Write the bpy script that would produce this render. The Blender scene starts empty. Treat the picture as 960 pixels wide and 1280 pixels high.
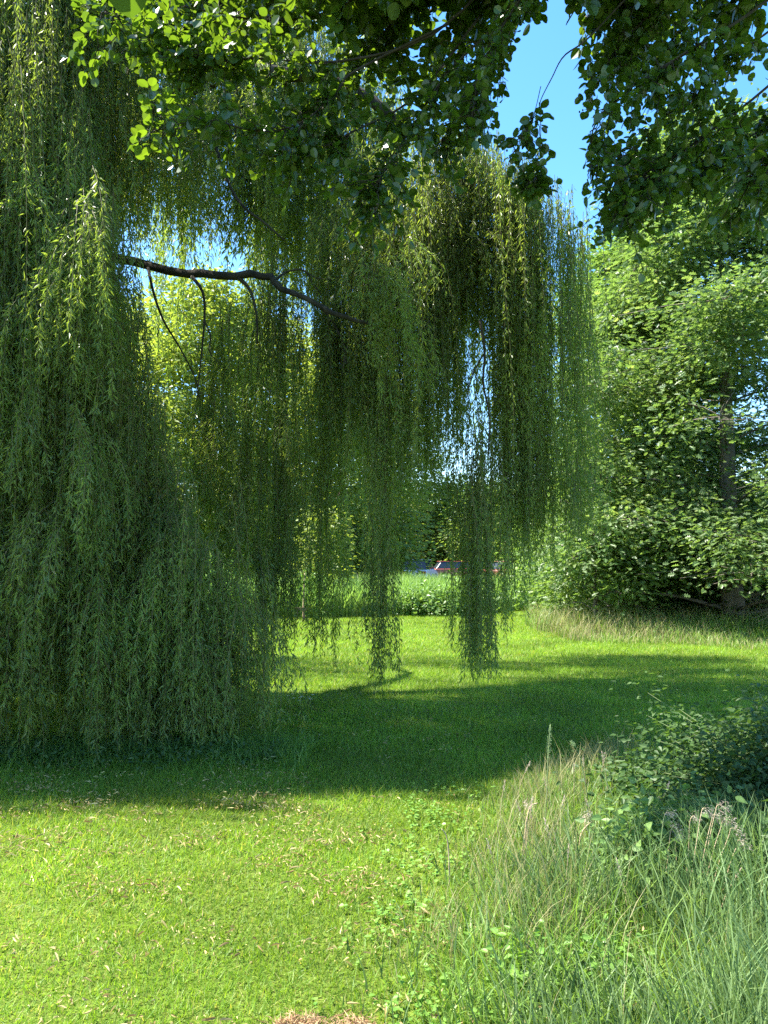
import bpy, math, random
import numpy as np
from mathutils import Vector, Matrix
SEED = 7
rng = np.random.default_rng(SEED)
random.seed(SEED)
C = bpy.context.scene.collection
scene = bpy.context.scene
R = math.radians

# ------------------------------------------------------------------ camera geometry
F = 961.0
PITCH = math.atan(60 / F)
CAM_Z = 1.6


def P(px, py, Y):
    """world point seen at photo pixel (px,py) at ground distance Y from the photographer"""
    u = (px - 480) / F
    v = (640 - py) / F
    dy = math.cos(PITCH) - v * math.sin(PITCH)
    dz = math.sin(PITCH) + v * math.cos(PITCH)
    s = Y / dy
    return np.array([u * s, Y, CAM_Z + dz * s])


def Pv(px, py, Y):
    u = (px - 480) / F
    v = (640 - py) / F
    dy = math.cos(PITCH) - v * math.sin(PITCH)
    dz = math.sin(PITCH) + v * math.cos(PITCH)
    s = Y / dy
    return np.stack([u * s, Y * np.ones_like(s), CAM_Z + dz * s], -1)


def G(px, py):
    """ground point under a photo pixel (px, py)"""
    v = (640 - py) / F
    dy = math.cos(PITCH) - v * math.sin(PITCH)
    dz = math.sin(PITCH) + v * math.cos(PITCH)
    s = -CAM_Z / dz
    return np.array([(px - 480) / F * s, dy * s, 0.0])


def norm(a):
    return a / np.maximum(np.linalg.norm(a, axis=-1, keepdims=True), 1e-9)


def rnd(n, s=1.0):
    return rng.normal(0, s, (n, 3))


# ------------------------------------------------------------------ materials
def new_mat(name):
    m = bpy.data.materials.new(name)
    m.use_nodes = True
    nt = m.node_tree
    for n in list(nt.nodes):
        nt.nodes.remove(n)
    out = nt.nodes.new('ShaderNodeOutputMaterial')
    return m, nt, out


def leaf_mat(name, ca, cb, trans, tfac=0.4, rough=0.5, spec=0.35, patch=0.0, cc=None):
    m, nt, out = new_mat(name)
    N, L = nt.nodes.new, nt.links.new
    at = N('ShaderNodeAttribute'); at.attribute_name = 'tint'
    ramp = N('ShaderNodeValToRGB')
    ramp.color_ramp.elements[0].color = (*ca, 1)
    ramp.color_ramp.elements[1].color = (*cb, 1)
    if cc:
        ramp.color_ramp.elements[1].position = 0.8
        e = ramp.color_ramp.elements.new(0.93); e.color = (*cc, 1)
    L(at.outputs['Fac'], ramp.inputs['Fac'])
    col = ramp.outputs['Color']
    if patch:
        geo = N('ShaderNodeNewGeometry')
        no = N('ShaderNodeTexNoise'); no.inputs['Scale'].default_value = 0.9; no.inputs['Detail'].default_value = 4
        L(geo.outputs['Position'], no.inputs['Vector'])
        hs = N('ShaderNodeHueSaturation')
        mr = N('ShaderNodeMapRange')
        mr.inputs['From Min'].default_value = 0.3; mr.inputs['From Max'].default_value = 0.7
        mr.inputs['To Min'].default_value = 1 - patch; mr.inputs['To Max'].default_value = 1 + patch
        L(no.outputs['Fac'], mr.inputs['Value'])
        L(mr.outputs['Result'], hs.inputs['Value'])
        L(col, hs.inputs['Color'])
        col = hs.outputs['Color']
    pr = N('ShaderNodeBsdfPrincipled')
    pr.inputs['Roughness'].default_value = rough
    pr.inputs['Specular IOR Level'].default_value = spec
    L(col, pr.inputs['Base Color'])
    tr = N('ShaderNodeBsdfTranslucent')
    mm = N('ShaderNodeMix'); mm.data_type = 'RGBA'; mm.blend_type = 'MULTIPLY'
    mm.inputs['Factor'].default_value = 1.0
    L(col, mm.inputs['A'])
    mm.inputs['B'].default_value = (*trans, 1)
    L(mm.outputs['Result'], tr.inputs['Color'])
    mx = N('ShaderNodeMixShader'); mx.inputs['Fac'].default_value = tfac
    L(pr.outputs[0], mx.inputs[1]); L(tr.outputs[0], mx.inputs[2])
    L(mx.outputs[0], out.inputs['Surface'])
    return m


def solid_mat(name, ca, cb=None, scale=8.0, rough=0.8, spec=0.3, bump=0.0, stretch=(1, 1, 1), metal=0.0, alpha=None):
    m, nt, out = new_mat(name)
    N, L = nt.nodes.new, nt.links.new
    pr = N('ShaderNodeBsdfPrincipled')
    pr.inputs['Roughness'].default_value = rough
    pr.inputs['Specular IOR Level'].default_value = spec
    pr.inputs['Metallic'].default_value = metal
    cb = cb or tuple(c * 0.8 for c in ca)
    tc = N('ShaderNodeTexCoord'); mp = N('ShaderNodeMapping')
    mp.inputs['Scale'].default_value = stretch
    L(tc.outputs['Object'], mp.inputs['Vector'])
    no = N('ShaderNodeTexNoise'); no.inputs['Scale'].default_value = scale; no.inputs['Detail'].default_value = 6
    L(mp.outputs[0], no.inputs['Vector'])
    ra = N('ShaderNodeValToRGB')
    ra.color_ramp.elements[0].position = 0.35; ra.color_ramp.elements[1].position = 0.68
    ra.color_ramp.elements[0].color = (*ca, 1); ra.color_ramp.elements[1].color = (*cb, 1)
    L(no.outputs['Fac'], ra.inputs['Fac'])
    L(ra.outputs[0], pr.inputs['Base Color'])
    if bump:
        bp = N('ShaderNodeBump'); bp.inputs['Strength'].default_value = bump; bp.inputs['Distance'].default_value = 0.02
        L(no.outputs['Fac'], bp.inputs['Height']); L(bp.outputs[0], pr.inputs['Normal'])
    L(pr.outputs[0], out.inputs['Surface'])
    return m


M = {}
M['willow'] = leaf_mat('willow_leaf', (0.094, 0.166, 0.042), (0.25, 0.305, 0.078), (1.95, 1.93, 0.72), 0.5, 0.36, 0.5, 0.32)
M['willow_far'] = leaf_mat('sunlit_willow_leaf', (0.12, 0.18, 0.04), (0.24, 0.29, 0.07), (2.1, 2.0, 0.8), 0.42, 0.5, 0.4)
M['alder'] = leaf_mat('alder_leaf', (0.035, 0.075, 0.02), (0.07, 0.125, 0.025), (3.2, 2.8, 0.5), 0.4, 0.27, 0.6)
M['oak'] = leaf_mat('oak_leaf', (0.064, 0.127, 0.044), (0.15, 0.213, 0.075), (1.8, 1.85, 0.85), 0.42, 0.42, 0.45, 0.22, (0.27, 0.32, 0.13))
M['oak_bright'] = leaf_mat('young_oak_leaf', (0.08, 0.155, 0.045), (0.165, 0.245, 0.072), (1.8, 1.85, 0.8), 0.4, 0.45, 0.4, 0.2, (0.26, 0.32, 0.1))
M['tree_far'] = leaf_mat('distant_leaf', (0.1, 0.17, 0.04), (0.2, 0.27, 0.065), (1.8, 1.8, 0.8), 0.45, 0.5, 0.4)
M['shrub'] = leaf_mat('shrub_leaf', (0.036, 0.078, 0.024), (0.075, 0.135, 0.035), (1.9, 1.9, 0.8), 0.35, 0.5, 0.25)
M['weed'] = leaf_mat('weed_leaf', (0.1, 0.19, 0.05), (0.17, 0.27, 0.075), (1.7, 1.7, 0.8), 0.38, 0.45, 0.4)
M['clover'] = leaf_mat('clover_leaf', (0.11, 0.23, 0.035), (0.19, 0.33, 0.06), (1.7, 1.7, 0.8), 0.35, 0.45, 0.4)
M['lawn_blade'] = leaf_mat('lawn_blade', (0.1, 0.197, 0.018), (0.2, 0.315, 0.038), (1.85, 1.75, 0.65), 0.42, 0.5, 0.3, 0.28, (0.36, 0.34, 0.12))
M['tall_blade'] = leaf_mat('tall_blade', (0.04, 0.095, 0.034), (0.185, 0.265, 0.1), (1.6, 1.6, 0.9), 0.36, 0.5, 0.2, 0.3)
M['lush_blade'] = leaf_mat('lush_blade', (0.1, 0.2, 0.03), (0.2, 0.31, 0.06), (1.7, 1.7, 0.8), 0.4, 0.45, 0.4, 0.2)
M['dry_blade'] = leaf_mat('dry_blade', (0.2, 0.2, 0.075), (0.4, 0.36, 0.18), (1.3, 1.3, 1.0), 0.35, 0.6, 0.3)
M['reed'] = leaf_mat('reed_blade', (0.13, 0.24, 0.05), (0.24, 0.36, 0.11), (1.7, 1.7, 0.9), 0.4, 0.5, 0.3, 0.3)
M['litter'] = leaf_mat('fallen_leaf', (0.2, 0.13, 0.05), (0.6, 0.53, 0.24), (1.2, 1.1, 0.8), 0.2, 0.6, 0.3)
M['straw'] = leaf_mat('straw', (0.28, 0.15, 0.08), (0.55, 0.4, 0.22), (1.1, 1.0, 0.8), 0.2, 0.7, 0.2)
M['panicle'] = leaf_mat('seed_head', (0.4, 0.31, 0.24), (0.62, 0.52, 0.42), (1.1, 1.1, 1.0), 0.3, 0.7, 0.2)
M['green_seed'] = leaf_mat('green_seed_head', (0.22, 0.32, 0.14), (0.36, 0.45, 0.24), (1.2, 1.2, 1.0), 0.3, 0.7, 0.2)
M['petal'] = leaf_mat('white_petal', (0.75, 0.75, 0.74), (0.85, 0.85, 0.84), (1, 1, 1), 0.25, 0.6, 0.2)
M['yolk'] = solid_mat('flower_centre', (0.7, 0.5, 0.05), rough=0.8)
M['bark'] = solid_mat('willow_bark', (0.028, 0.024, 0.018), (0.075, 0.063, 0.047), 9, 0.9, 0.2, 0.8, (1, 1, 0.25))
M['twig'] = solid_mat('willow_twig', (0.16, 0.15, 0.05), (0.1, 0.08, 0.035), 5, 0.7)
M['alder_bark'] = solid_mat('alder_bark', (0.03, 0.025, 0.02), (0.065, 0.055, 0.045), 12, 0.85, 0.2, 0.6)
M['oak_bark'] = solid_mat('oak_bark', (0.1, 0.085, 0.065), (0.2, 0.175, 0.14), 7, 0.9, 0.2, 0.8, (1, 1, 0.2))
M['pale_bark'] = solid_mat('pale_bark', (0.36, 0.33, 0.29), (0.5, 0.47, 0.43), 6, 0.85, 0.2, 0.3)
M['cone'] = solid_mat('alder_cone', (0.05, 0.04, 0.025), (0.09, 0.08, 0.04), 30, 0.9)
M['stem'] = solid_mat('green_stem', (0.13, 0.2, 0.07), (0.18, 0.2, 0.09), 8, 0.7)
M['dry_stem'] = solid_mat('dry_stem', (0.46, 0.36, 0.22), (0.3, 0.22, 0.13), 10, 0.8)
M['wood'] = solid_mat('weathered_wood', (0.1, 0.065, 0.04), (0.19, 0.13, 0.085), 12, 0.85, 0.2, 0.4, (1, 1, 0.2))
M['car_silver'] = solid_mat('silver_paint', (0.62, 0.64, 0.67), (0.6, 0.62, 0.65), 3, 0.25, 0.5)
M['car_red'] = solid_mat('red_paint', (0.26, 0.07, 0.05), (0.24, 0.06, 0.045), 3, 0.3, 0.5)
M['car_white'] = solid_mat('white_paint', (0.8, 0.8, 0.79), (0.77, 0.77, 0.77), 3, 0.3, 0.5)
M['glass'] = solid_mat('dark_glass', (0.03, 0.04, 0.05), (0.03, 0.04, 0.05), 3, 0.06, 0.5)
M['rubber'] = solid_mat('rubber', (0.02, 0.02, 0.02), None, 6, 0.8)
M['rim'] = solid_mat('wheel_rim', (0.5, 0.5, 0.52), None, 6, 0.3, 0.5)
M['lamp_red'] = solid_mat('tail_lamp', (0.55, 0.02, 0.02), None, 6, 0.2, 0.5)
M['asphalt'] = solid_mat('asphalt', (0.05, 0.05, 0.05), (0.07, 0.068, 0.065), 6, 0.9)


def ground_mat():
    m, nt, out = new_mat('lawn_soil')
    N, L = nt.nodes.new, nt.links.new
    geo = N('ShaderNodeNewGeometry')
    n1 = N('ShaderNodeTexNoise'); n1.inputs['Scale'].default_value = 0.7; n1.inputs['Detail'].default_value = 6
    n2 = N('ShaderNodeTexNoise'); n2.inputs['Scale'].default_value = 45; n2.inputs['Detail'].default_value = 5
    L(geo.outputs['Position'], n1.inputs['Vector']); L(geo.outputs['Position'], n2.inputs['Vector'])
    r1 = N('ShaderNodeValToRGB')
    r1.color_ramp.elements[0].position = 0.3; r1.color_ramp.elements[0].color = (0.075, 0.12, 0.018, 1)
    r1.color_ramp.elements[1].position = 0.7; r1.color_ramp.elements[1].color = (0.13, 0.175, 0.03, 1)
    r2 = N('ShaderNodeValToRGB')
    r2.color_ramp.elements[0].position = 0.35; r2.color_ramp.elements[0].color = (0.45, 0.42, 0.4, 1)
    r2.color_ramp.elements[1].position = 0.7; r2.color_ramp.elements[1].color = (1.35, 1.3, 1.2, 1)
    L(n1.outputs['Fac'], r1.inputs['Fac']); L(n2.outputs['Fac'], r2.inputs['Fac'])
    mm = N('ShaderNodeMix'); mm.data_type = 'RGBA'; mm.blend_type = 'MULTIPLY'; mm.inputs['Factor'].default_value = 1
    L(r1.outputs[0], mm.inputs['A']); L(r2.outputs[0], mm.inputs['B'])
    pr = N('ShaderNodeBsdfPrincipled'); pr.inputs['Roughness'].default_value = 0.9
    pr.inputs['Specular IOR Level'].default_value = 0.1
    L(mm.outputs['Result'], pr.inputs['Base Color'])
    bp = N('ShaderNodeBump'); bp.inputs['Strength'].default_value = 0.6; bp.inputs['Distance'].default_value = 0.03
    L(n2.outputs['Fac'], bp.inputs['Height']); L(bp.outputs[0], pr.inputs['Normal'])
    L(pr.outputs[0], out.inputs['Surface'])
    return m


M['ground'] = ground_mat()

# ------------------------------------------------------------------ mesh accumulator
# half outlines (t along the leaf, half width as a share of full width)
OUT_WILLOW = [(0.38, 0.5)]
OUT_ROUND = [(0.08, 0.24), (0.32, 0.48), (0.62, 0.5), (0.86, 0.3)]
OUT_OVATE = [(0.1, 0.3), (0.35, 0.5), (0.7, 0.28)]
OUT_OAK = [(0.22, 0.1), (0.36, 0.42), (0.44, 0.12), (0.62, 0.5), (0.68, 0.14), (0.86, 0.3)]
OUT_MAPLE = [(0.2, 0.4), (0.35, 0.2), (0.6, 0.45), (0.7, 0.15)]


class Geo:
    def __init__(self):
        self.v, self.li, self.lt, self.mi, self.ti, self.sm = [], [], [], [], [], []
        self.n = 0
        self.mats = []

    def slot(self, mat):
        if mat not in self.mats:
            self.mats.append(mat)
        return self.mats.index(mat)

    def raw(self, verts, loops, totals, mat, tint, smooth=False):
        verts = np.asarray(verts, np.float32).reshape(-1, 3)
        loops = np.asarray(loops, np.int32).ravel()
        totals = np.asarray(totals, np.int32).ravel()
        self.v.append(verts); self.li.append(loops + self.n); self.lt.append(totals)
        self.mi.append(np.full(len(totals), self.slot(mat), np.int32))
        t = np.asarray(tint, np.float32)
        if t.ndim == 0:
            t = np.full(len(totals), float(t), np.float32)
        self.ti.append(t); self.sm.append(np.full(len(totals), smooth, bool))
        self.n += len(verts)

    def leaves(self, base, d, nrm, length, width, outline, mat, tint, fold=0.25, curl=0.15):
        n = len(base)
        if n == 0:
            return
        length = np.broadcast_to(np.asarray(length, float), (n,)); width = np.broadcast_to(np.asarray(width, float), (n,))
        d = norm(d); side = norm(np.cross(d, nrm)); nn = np.cross(side, d)
        k = len(outline)

        def pt(t, s, lift):
            return (base + d * (length * t)[:, None] + side * (s * width)[:, None]
                    + nn * (lift * width - curl * t * t * length)[:, None])
        cols = [pt(0, 0, 0)]
        for t, w in outline:
            cols.append(pt(t, w, fold * w))
        cols.append(pt(1, 0, 0))
        for t, w in reversed(outline):
            cols.append(pt(t, -w, fold * w))
        V = np.stack(cols, 1)                       # n, 2k+2, 3
        m = 2 * k + 2
        right = list(range(0, k + 2))
        left = [0] + list(range(k + 1, m))
        idx = np.array(right + left)
        loops = (np.arange(n)[:, None] * m + idx[None, :])
        tot = np.tile([len(right), len(left)], n)
        self.raw(V, loops, tot, mat, np.repeat(np.asarray(tint, np.float32), 2))

    def blades(self, base, head, height, lean, width, mat, tint, segs=3, bend=1.0):
        """upright grass blades; head = unit xy heading of the lean"""
        n = len(base)
        h2 = np.concatenate([head, np.zeros((n, 1))], 1)
        ang = rng.uniform(0, 2 * np.pi, n)
        side = np.stack([np.cos(ang), np.sin(ang), np.zeros(n)], 1)
        cols = []
        for i in range(segs):
            t = i / segs
            c = base + h2 * (lean * height * t ** (1 + bend))[:, None]
            c = c + np.array([0, 0, 1.0]) * (height * (t - 0.35 * np.minimum(lean, 1.4) ** 2 * t ** 2.5))[:, None]
            w = width * (1 - 0.55 * t ** 1.5)
            cols += [c - side * w[:, None] / 2, c + side * w[:, None] / 2]
        c = base + h2 * (lean * height)[:, None] + np.array([0, 0, 1.0]) * (height * (1 - 0.35 * np.minimum(lean, 1.4) ** 2))[:, None]
        cols.append(c)
        V = np.stack(cols, 1); m = 2 * segs + 1
        f, tot = [], []
        for i in range(segs - 1):
            f += [2 * i, 2 * i + 1, 2 * i + 3, 2 * i + 2]; tot.append(4)
        f += [2 * segs - 2, 2 * segs - 1, 2 * segs]; tot.append(3)
        loops = np.arange(n)[:, None] * m + np.array(f)[None, :]
        self.raw(V, loops, np.tile(tot, n), mat, np.repeat(np.asarray(tint, np.float32), len(tot)))

    def tube(self, pts, radii, mat, sides=6, cap=True, smooth=True, gnarl=0.0):
        pts = np.asarray(pts, float)
        n = len(pts)
        radii = np.broadcast_to(np.asarray(radii, float), (n,))
        tan = norm(np.gradient(pts, axis=0))
        ref = np.array([0.0, 0, 1]) if abs(tan[0, 2]) < 0.9 else np.array([1.0, 0, 0])
        a = norm(np.cross(tan, ref)); 
        for i in range(1, n):
            p = a[i - 1] - tan[i] * np.dot(a[i - 1], tan[i]); a[i] = p / max(np.linalg.norm(p), 1e-9)
        b = np.cross(tan, a)
        th = np.linspace(0, 2 * np.pi, sides, endpoint=False)
        rr = radii[:, None] * (1 + (rng.uniform(-gnarl, gnarl, (n, sides)) if gnarl else 0))
        ring = pts[:, None] + (a[:, None] * np.cos(th)[None, :, None] + b[:, None] * np.sin(th)[None, :, None]) * rr[..., None]
        V = ring.reshape(-1, 3)
        i = np.arange(n - 1)[:, None]; j = np.arange(sides)[None, :]; j2 = (j + 1) % sides
        q = np.stack([i * sides + j, i * sides + j2, (i + 1) * sides + j2, (i + 1) * sides + j], -1).reshape(-1)
        tot = [4] * ((n - 1) * sides)
        loops = list(q)
        if cap:
            loops += list(range(sides))[::-1] + list(range((n - 1) * sides, n * sides)); tot += [sides, sides]
        self.raw(V, loops, tot, mat, 0.5, smooth)

    def tubes_many(self, pts, r0, r1, mat, sides=3):
        """pts (n, k, 3): many thin tapering strands"""
        n, k, _ = pts.shape
        th = np.linspace(0, 2 * np.pi, sides, endpoint=False)
        off = np.stack([np.cos(th), np.sin(th), np.zeros(sides)], -1)
        rad = np.linspace(0, 1, k)
        rr = (r0[:, None] * (1 - rad) + r1[:, None] * rad)
        V = pts[:, :, None, :] + off[None, None] * rr[:, :, None, None]
        s = np.arange(n)[:, None, None]; i = np.arange(k - 1)[None, :, None]; j = np.arange(sides)[None, None, :]
        j2 = (j + 1) % sides
        b = s * (k * sides)
        q = np.stack([b + i * sides + j, b + i * sides + j2, b + (i + 1) * sides + j2, b + (i + 1) * sides + j], -1)
        self.raw(V, q, np.full(n * (k - 1) * sides, 4), mat, 0.5, True)

    def box(self, cx, cy, cz, sx, sy, sz, mat, rz=0.0):
        c, s = math.cos(rz), math.sin(rz)
        vs = []
        for x in (-1, 1):
            for y in (-1, 1):
                for z in (-1, 1):
                    X, Y = x * sx / 2, y * sy / 2
                    vs.append((cx + X * c - Y * s, cy + X * s + Y * c, cz + z * sz / 2))
        f = [0, 1, 3, 2, 4, 6, 7, 5, 0, 4, 5, 1, 2, 3, 7, 6, 0, 2, 6, 4, 1, 5, 7, 3]
        self.raw(vs, f, [4] * 6, mat, 0.5)

    def blob(self, c, rx, ry, rz, mat, u=8, v=5):
        vs = [(c[0], c[1], c[2] - rz)]
        for i in range(1, v):
            a = -math.pi / 2 + math.pi * i / v
            for j in range(u):
                t = 2 * math.pi * j / u
                vs.append((c[0] + rx * math.cos(a) * math.cos(t), c[1] + ry * math.cos(a) * math.sin(t), c[2] + rz * math.sin(a)))
        vs.append((c[0], c[1], c[2] + rz))
        f, tot = [], []
        for j in range(u):
            f += [0, 1 + (j + 1) % u, 1 + j]; tot.append(3)
            for i in range(v - 2):
                o = 1 + i * u
                f += [o + j, o + (j + 1) % u, o + u + (j + 1) % u, o + u + j]; tot.append(4)
            o = 1 + (v - 2) * u
            f += [o + j, o + (j + 1) % u, len(vs) - 1]; tot.append(3)
        self.raw(vs, f, tot, mat, 0.5, True)

    def build(self, name, parent=None, loc=None):
        me = bpy.data.meshes.new(name)
        v = np.concatenate(self.v).astype(np.float32)
        if loc is not None:
            v = v - np.asarray(loc, np.float32)
        li = np.concatenate(self.li); lt = np.concatenate(self.lt)
        me.vertices.add(len(v)); me.vertices.foreach_set('co', v.ravel())
        me.loops.add(len(li)); me.loops.foreach_set('vertex_index', li)
        me.polygons.add(len(lt))
        ls = np.concatenate([[0], np.cumsum(lt)[:-1]]).astype(np.int32)
        me.polygons.foreach_set('loop_start', ls)
        me.polygons.foreach_set('material_index', np.concatenate(self.mi))
        me.polygons.foreach_set('use_smooth', np.concatenate(self.sm))
        for m in self.mats:
            me.materials.append(m)
        a = me.attributes.new('tint', 'FLOAT', 'FACE')
        a.data.foreach_set('value', np.concatenate(self.ti).astype(np.float32))
        me.update(calc_edges=True)
        o = bpy.data.objects.new(name, me)
        C.objects.link(o)
        if parent is not None:
            o.parent = parent            # the parent's own offset is what build() removed
        elif loc is not None:
            o.location = loc
        return o


def tag(o, label=None, cat=None, group=None, kind=None):
    if label: o['label'] = label
    if cat: o['category'] = cat
    if group: o['group'] = group
    if kind: o['kind'] = kind
    return o


def thing(name, loc, label, cat, group=None):
    o = bpy.data.objects.new(name, None)
    o.empty_display_size = 0.3
    C.objects.link(o)
    o.location = loc
    return tag(o, label, cat, group)


def spline(pts, n):
    """Catmull-Rom through pts"""
    pts = np.asarray(pts, float)
    p = np.vstack([2 * pts[0] - pts[1], pts, 2 * pts[-1] - pts[-2]])
    m = len(pts) - 1
    ts = np.linspace(0, m - 1e-6, n)
    out = []
    for t in ts:
        i = int(t); f = t - i
        a, b, c, d = p[i], p[i + 1], p[i + 2], p[i + 3]
        out.append(0.5 * ((2 * b) + (-a + c) * f + (2 * a - 5 * b + 4 * c - d) * f * f + (-a + 3 * b - 3 * c + d) * f ** 3))
    return np.array(out)


# ------------------------------------------------------------------ ground
g = Geo()
nx = 60
xs = np.linspace(-1, 1, nx); xs = np.sign(xs) * (np.abs(xs) ** 3) * 900
ys = np.linspace(-1, 1, nx); ys = np.sign(ys) * (np.abs(ys) ** 3) * 900
X, Y = np.meshgrid(xs, ys)
V = np.stack([X, Y, np.zeros_like(X)], -1).reshape(-1, 3)
i = np.arange(nx - 1)[:, None]; j = np.arange(nx - 1)[None, :]
q = np.stack([i * nx + j, i * nx + j + 1, (i + 1) * nx + j + 1, (i + 1) * nx + j], -1).reshape(-1)
g.raw(V, q, [4] * ((nx - 1) ** 2), M['ground'], 0.5)
tag(g.build('lawn'), 'green lawn ground sheet', 'lawn', kind='structure')
g = Geo()
g.box(0, 60, 0.01, 240, 24, 0.03, M['asphalt'])
tag(g.build('road'), 'far grey road behind the reeds', 'road', kind='structure')


# ------------------------------------------------------------------ lawn grass blades
def field(n, y0, y1, p, spread=0.62, pad=0.6):
    """n ground positions between y0 and y1, density falling as distance ** -p"""
    e = 2 - p
    u = rng.uniform(0, 1, n)
    Yv = (y0 ** e + u * (y1 ** e - y0 ** e)) ** (1 / e)
    Xv = rng.uniform(-1, 1, n) * (Yv * spread + pad)
    return Xv, Yv


def noise2(x, y, s, seed=0):
    r = np.random.default_rng(seed)
    out = np.zeros_like(x)
    for k in range(5):
        a = r.uniform(0, 2 * np.pi); ph = r.uniform(0, 6.28); f = s * r.uniform(0.6, 1.8)
        out += np.sin((x * np.cos(a) + y * np.sin(a)) * f + ph)
    return out / 5


def in_tall(x, y):
    """mask of the unmown verge on the right"""
    edge = np.interp(y, [2.0, 2.6, 3.2, 3.6, 4.3, 5.0, 5.7, 6.2, 6.6], [0.1, 0.12, 0.18, 0.3, 0.54, 0.78, 1.1, 1.55, 2.0])
    edge = edge - 0.12 + 0.1 * np.sin(y * 7) + 0.05 * np.sin(y * 17) + rng.normal(0, 0.13, len(y))
    return (x > edge) & (y < 6.6 + 0.2 * np.sin(x * 5))


g = Geo()
n = 1150000
x, y = field(n, 2.1, 30, 1.5, 0.7, 1.2)
keep = ~(in_tall(x, y) & (rng.uniform(0, 1, n) < 0.5))
x, y = x[keep], y[keep]; n = len(x)
sc = (y / 3.0) ** 0.62
a = rng.uniform(0, 2 * np.pi, n)
clump = noise2(x, y, 6, 3)
h = rng.uniform(0.016, 0.05, n) * (1 + 0.35 * clump) * np.minimum(sc, 1.7)
w = rng.uniform(0.0028, 0.0056, n) * sc
dryp = noise2(x, y, 1.6, 5)
t = rng.beta(2, 2.2, n) * 0.8 + 0.08 * noise2(x, y, 2.2, 8)
isdry = rng.uniform(0, 1, n) < (0.07 + 0.05 * dryp)
t = np.where(isdry, rng.uniform(0.86, 1, n), t)
g.blades(np.stack([x, y, np.zeros(n)], 1), np.stack([np.cos(a), np.sin(a)], 1), h, rng.uniform(0.2, 1.5, n), w,
         M['lawn_blade'], np.clip(t, 0, 1), segs=1)
tag(g.build('lawn_grass'), 'short mown green grass of the lawn', 'grass', kind='stuff')

# fallen willow leaves on the lawn
g = Geo()
n = 62000
x, y = field(n, 2.2, 8.5, 0.9, 0.7, 1.0)
pk = (noise2(x, y, 2.4, 11) * 0.8 + noise2(x, y, 9, 14) * 1.3 + 0.25 - 0.25 * (x > 0.1)) * np.interp(x, [-3, 0.5, 1.2], [1.15, 0.75, 0.15]) * np.interp(y, [5, 6], [1, 0.3])
k = rng.uniform(0, 1, n) < pk
x, y = x[k], y[k]; n = len(x)
a = rng.uniform(0, 2 * np.pi, n)
d = np.stack([np.cos(a), np.sin(a), rng.normal(0, 0.25, n)], 1)
g.leaves(np.stack([x, y, rng.uniform(0.022, 0.058, n)], 1), d, np.array([0, 0, 1.0]) + rnd(n, 0.8), 0.008 + 0.042 * rng.uniform(0, 1, n) ** 2.5,
         rng.uniform(0.004, 0.011, n), OUT_OVATE, M['litter'], rng.beta(1.2, 1.6, n), 0.7, 0.45)
tag(g.build('fallen_leaves'), 'dry tan willow leaves scattered over the sunny lawn', 'fallen leaves', kind='stuff')

# clover and other broad leaves creeping into the lawn
g = Geo()
n = 5200
x, y = field(n, 2.2, 5.5, 0.4, 0.5)
pk = np.exp(-((x - np.interp(y, [2.3, 3.2, 4.2, 5.5], [0.2, 0.16, 0.2, 0.5])) / 0.27) ** 2) * (0.6 + 0.8 * noise2(x, y, 7, 21))
k = rng.uniform(0, 1, n) < pk
x, y = x[k], y[k]; n = len(x)
for s in range(3):
    a = rng.uniform(0, 6.28, n) + s * 2.094
    d = np.stack([np.cos(a), np.sin(a), rng.normal(0.1, 0.15, n)], 1)
    g.leaves(np.stack([x, y, rng.uniform(0.02, 0.06, n)], 1), d, np.array([0, 0, 1.0]) + rnd(n, 0.25), rng.uniform(0.014, 0.026, n),
             rng.uniform(0.014, 0.025, n), OUT_ROUND, M['clover'], rng.uniform(0, 1, n), 0.2, 0.1)
tag(g.build('clover'), 'light green clover leaves creeping along the verge', 'clover', kind='stuff')

# dry clippings at the bottom edge
g = Geo()
n = 1500
c = np.where((rng.uniform(0, 1, n) < 0.6)[:, None], G(372, 1292)[None, :], G(440, 1293)[None, :])
p = c + rnd(n, 1) * np.array([0.045, 0.03, 0]); p[:, 2] = rng.uniform(0.004, 0.03, n)
a = rng.uniform(0, 6.28, n)
g.leaves(p, np.stack([np.cos(a), np.sin(a), rng.normal(0, 0.4, n)], 1), rnd(n), rng.uniform(0.02, 0.05, n), rng.uniform(0.002, 0.005, n),
         OUT_WILLOW, M['straw'], rng.uniform(0, 1, n), 0.2, 0.3)
tag(g.build('dry_clippings'), 'small heap of brown dry clippings in the front lawn', 'clippings', kind='stuff')

# ------------------------------------------------------------------ tall verge grass
def verge(n, y0, y1, ok, hfun, mat, wr, lean, segs=4, name='tall_grass', label='', headbias=(0, 0), tint=None):
    x, y = field(int(n * 1.3), y0, y1, 0.7, 0.62, 1.5)
    k = in_tall(x, y) & ok(x, y)
    x, y = x[k], y[k]; n = len(x)
    a = rng.uniform(0, 2 * np.pi, n)
    hd = np.stack([np.cos(a) + headbias[0], np.sin(a) + headbias[1]], 1)
    hd /= np.maximum(np.linalg.norm(hd, axis=1, keepdims=True), 1e-6)
    h = hfun(x, y, n)
    g = Geo()
    g.blades(np.stack([x, y, np.zeros(n)], 1), hd, h, rng.uniform(*lean, n), rng.uniform(*wr, n), mat, rng.beta(2, 2, n), segs)
    return g


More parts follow.
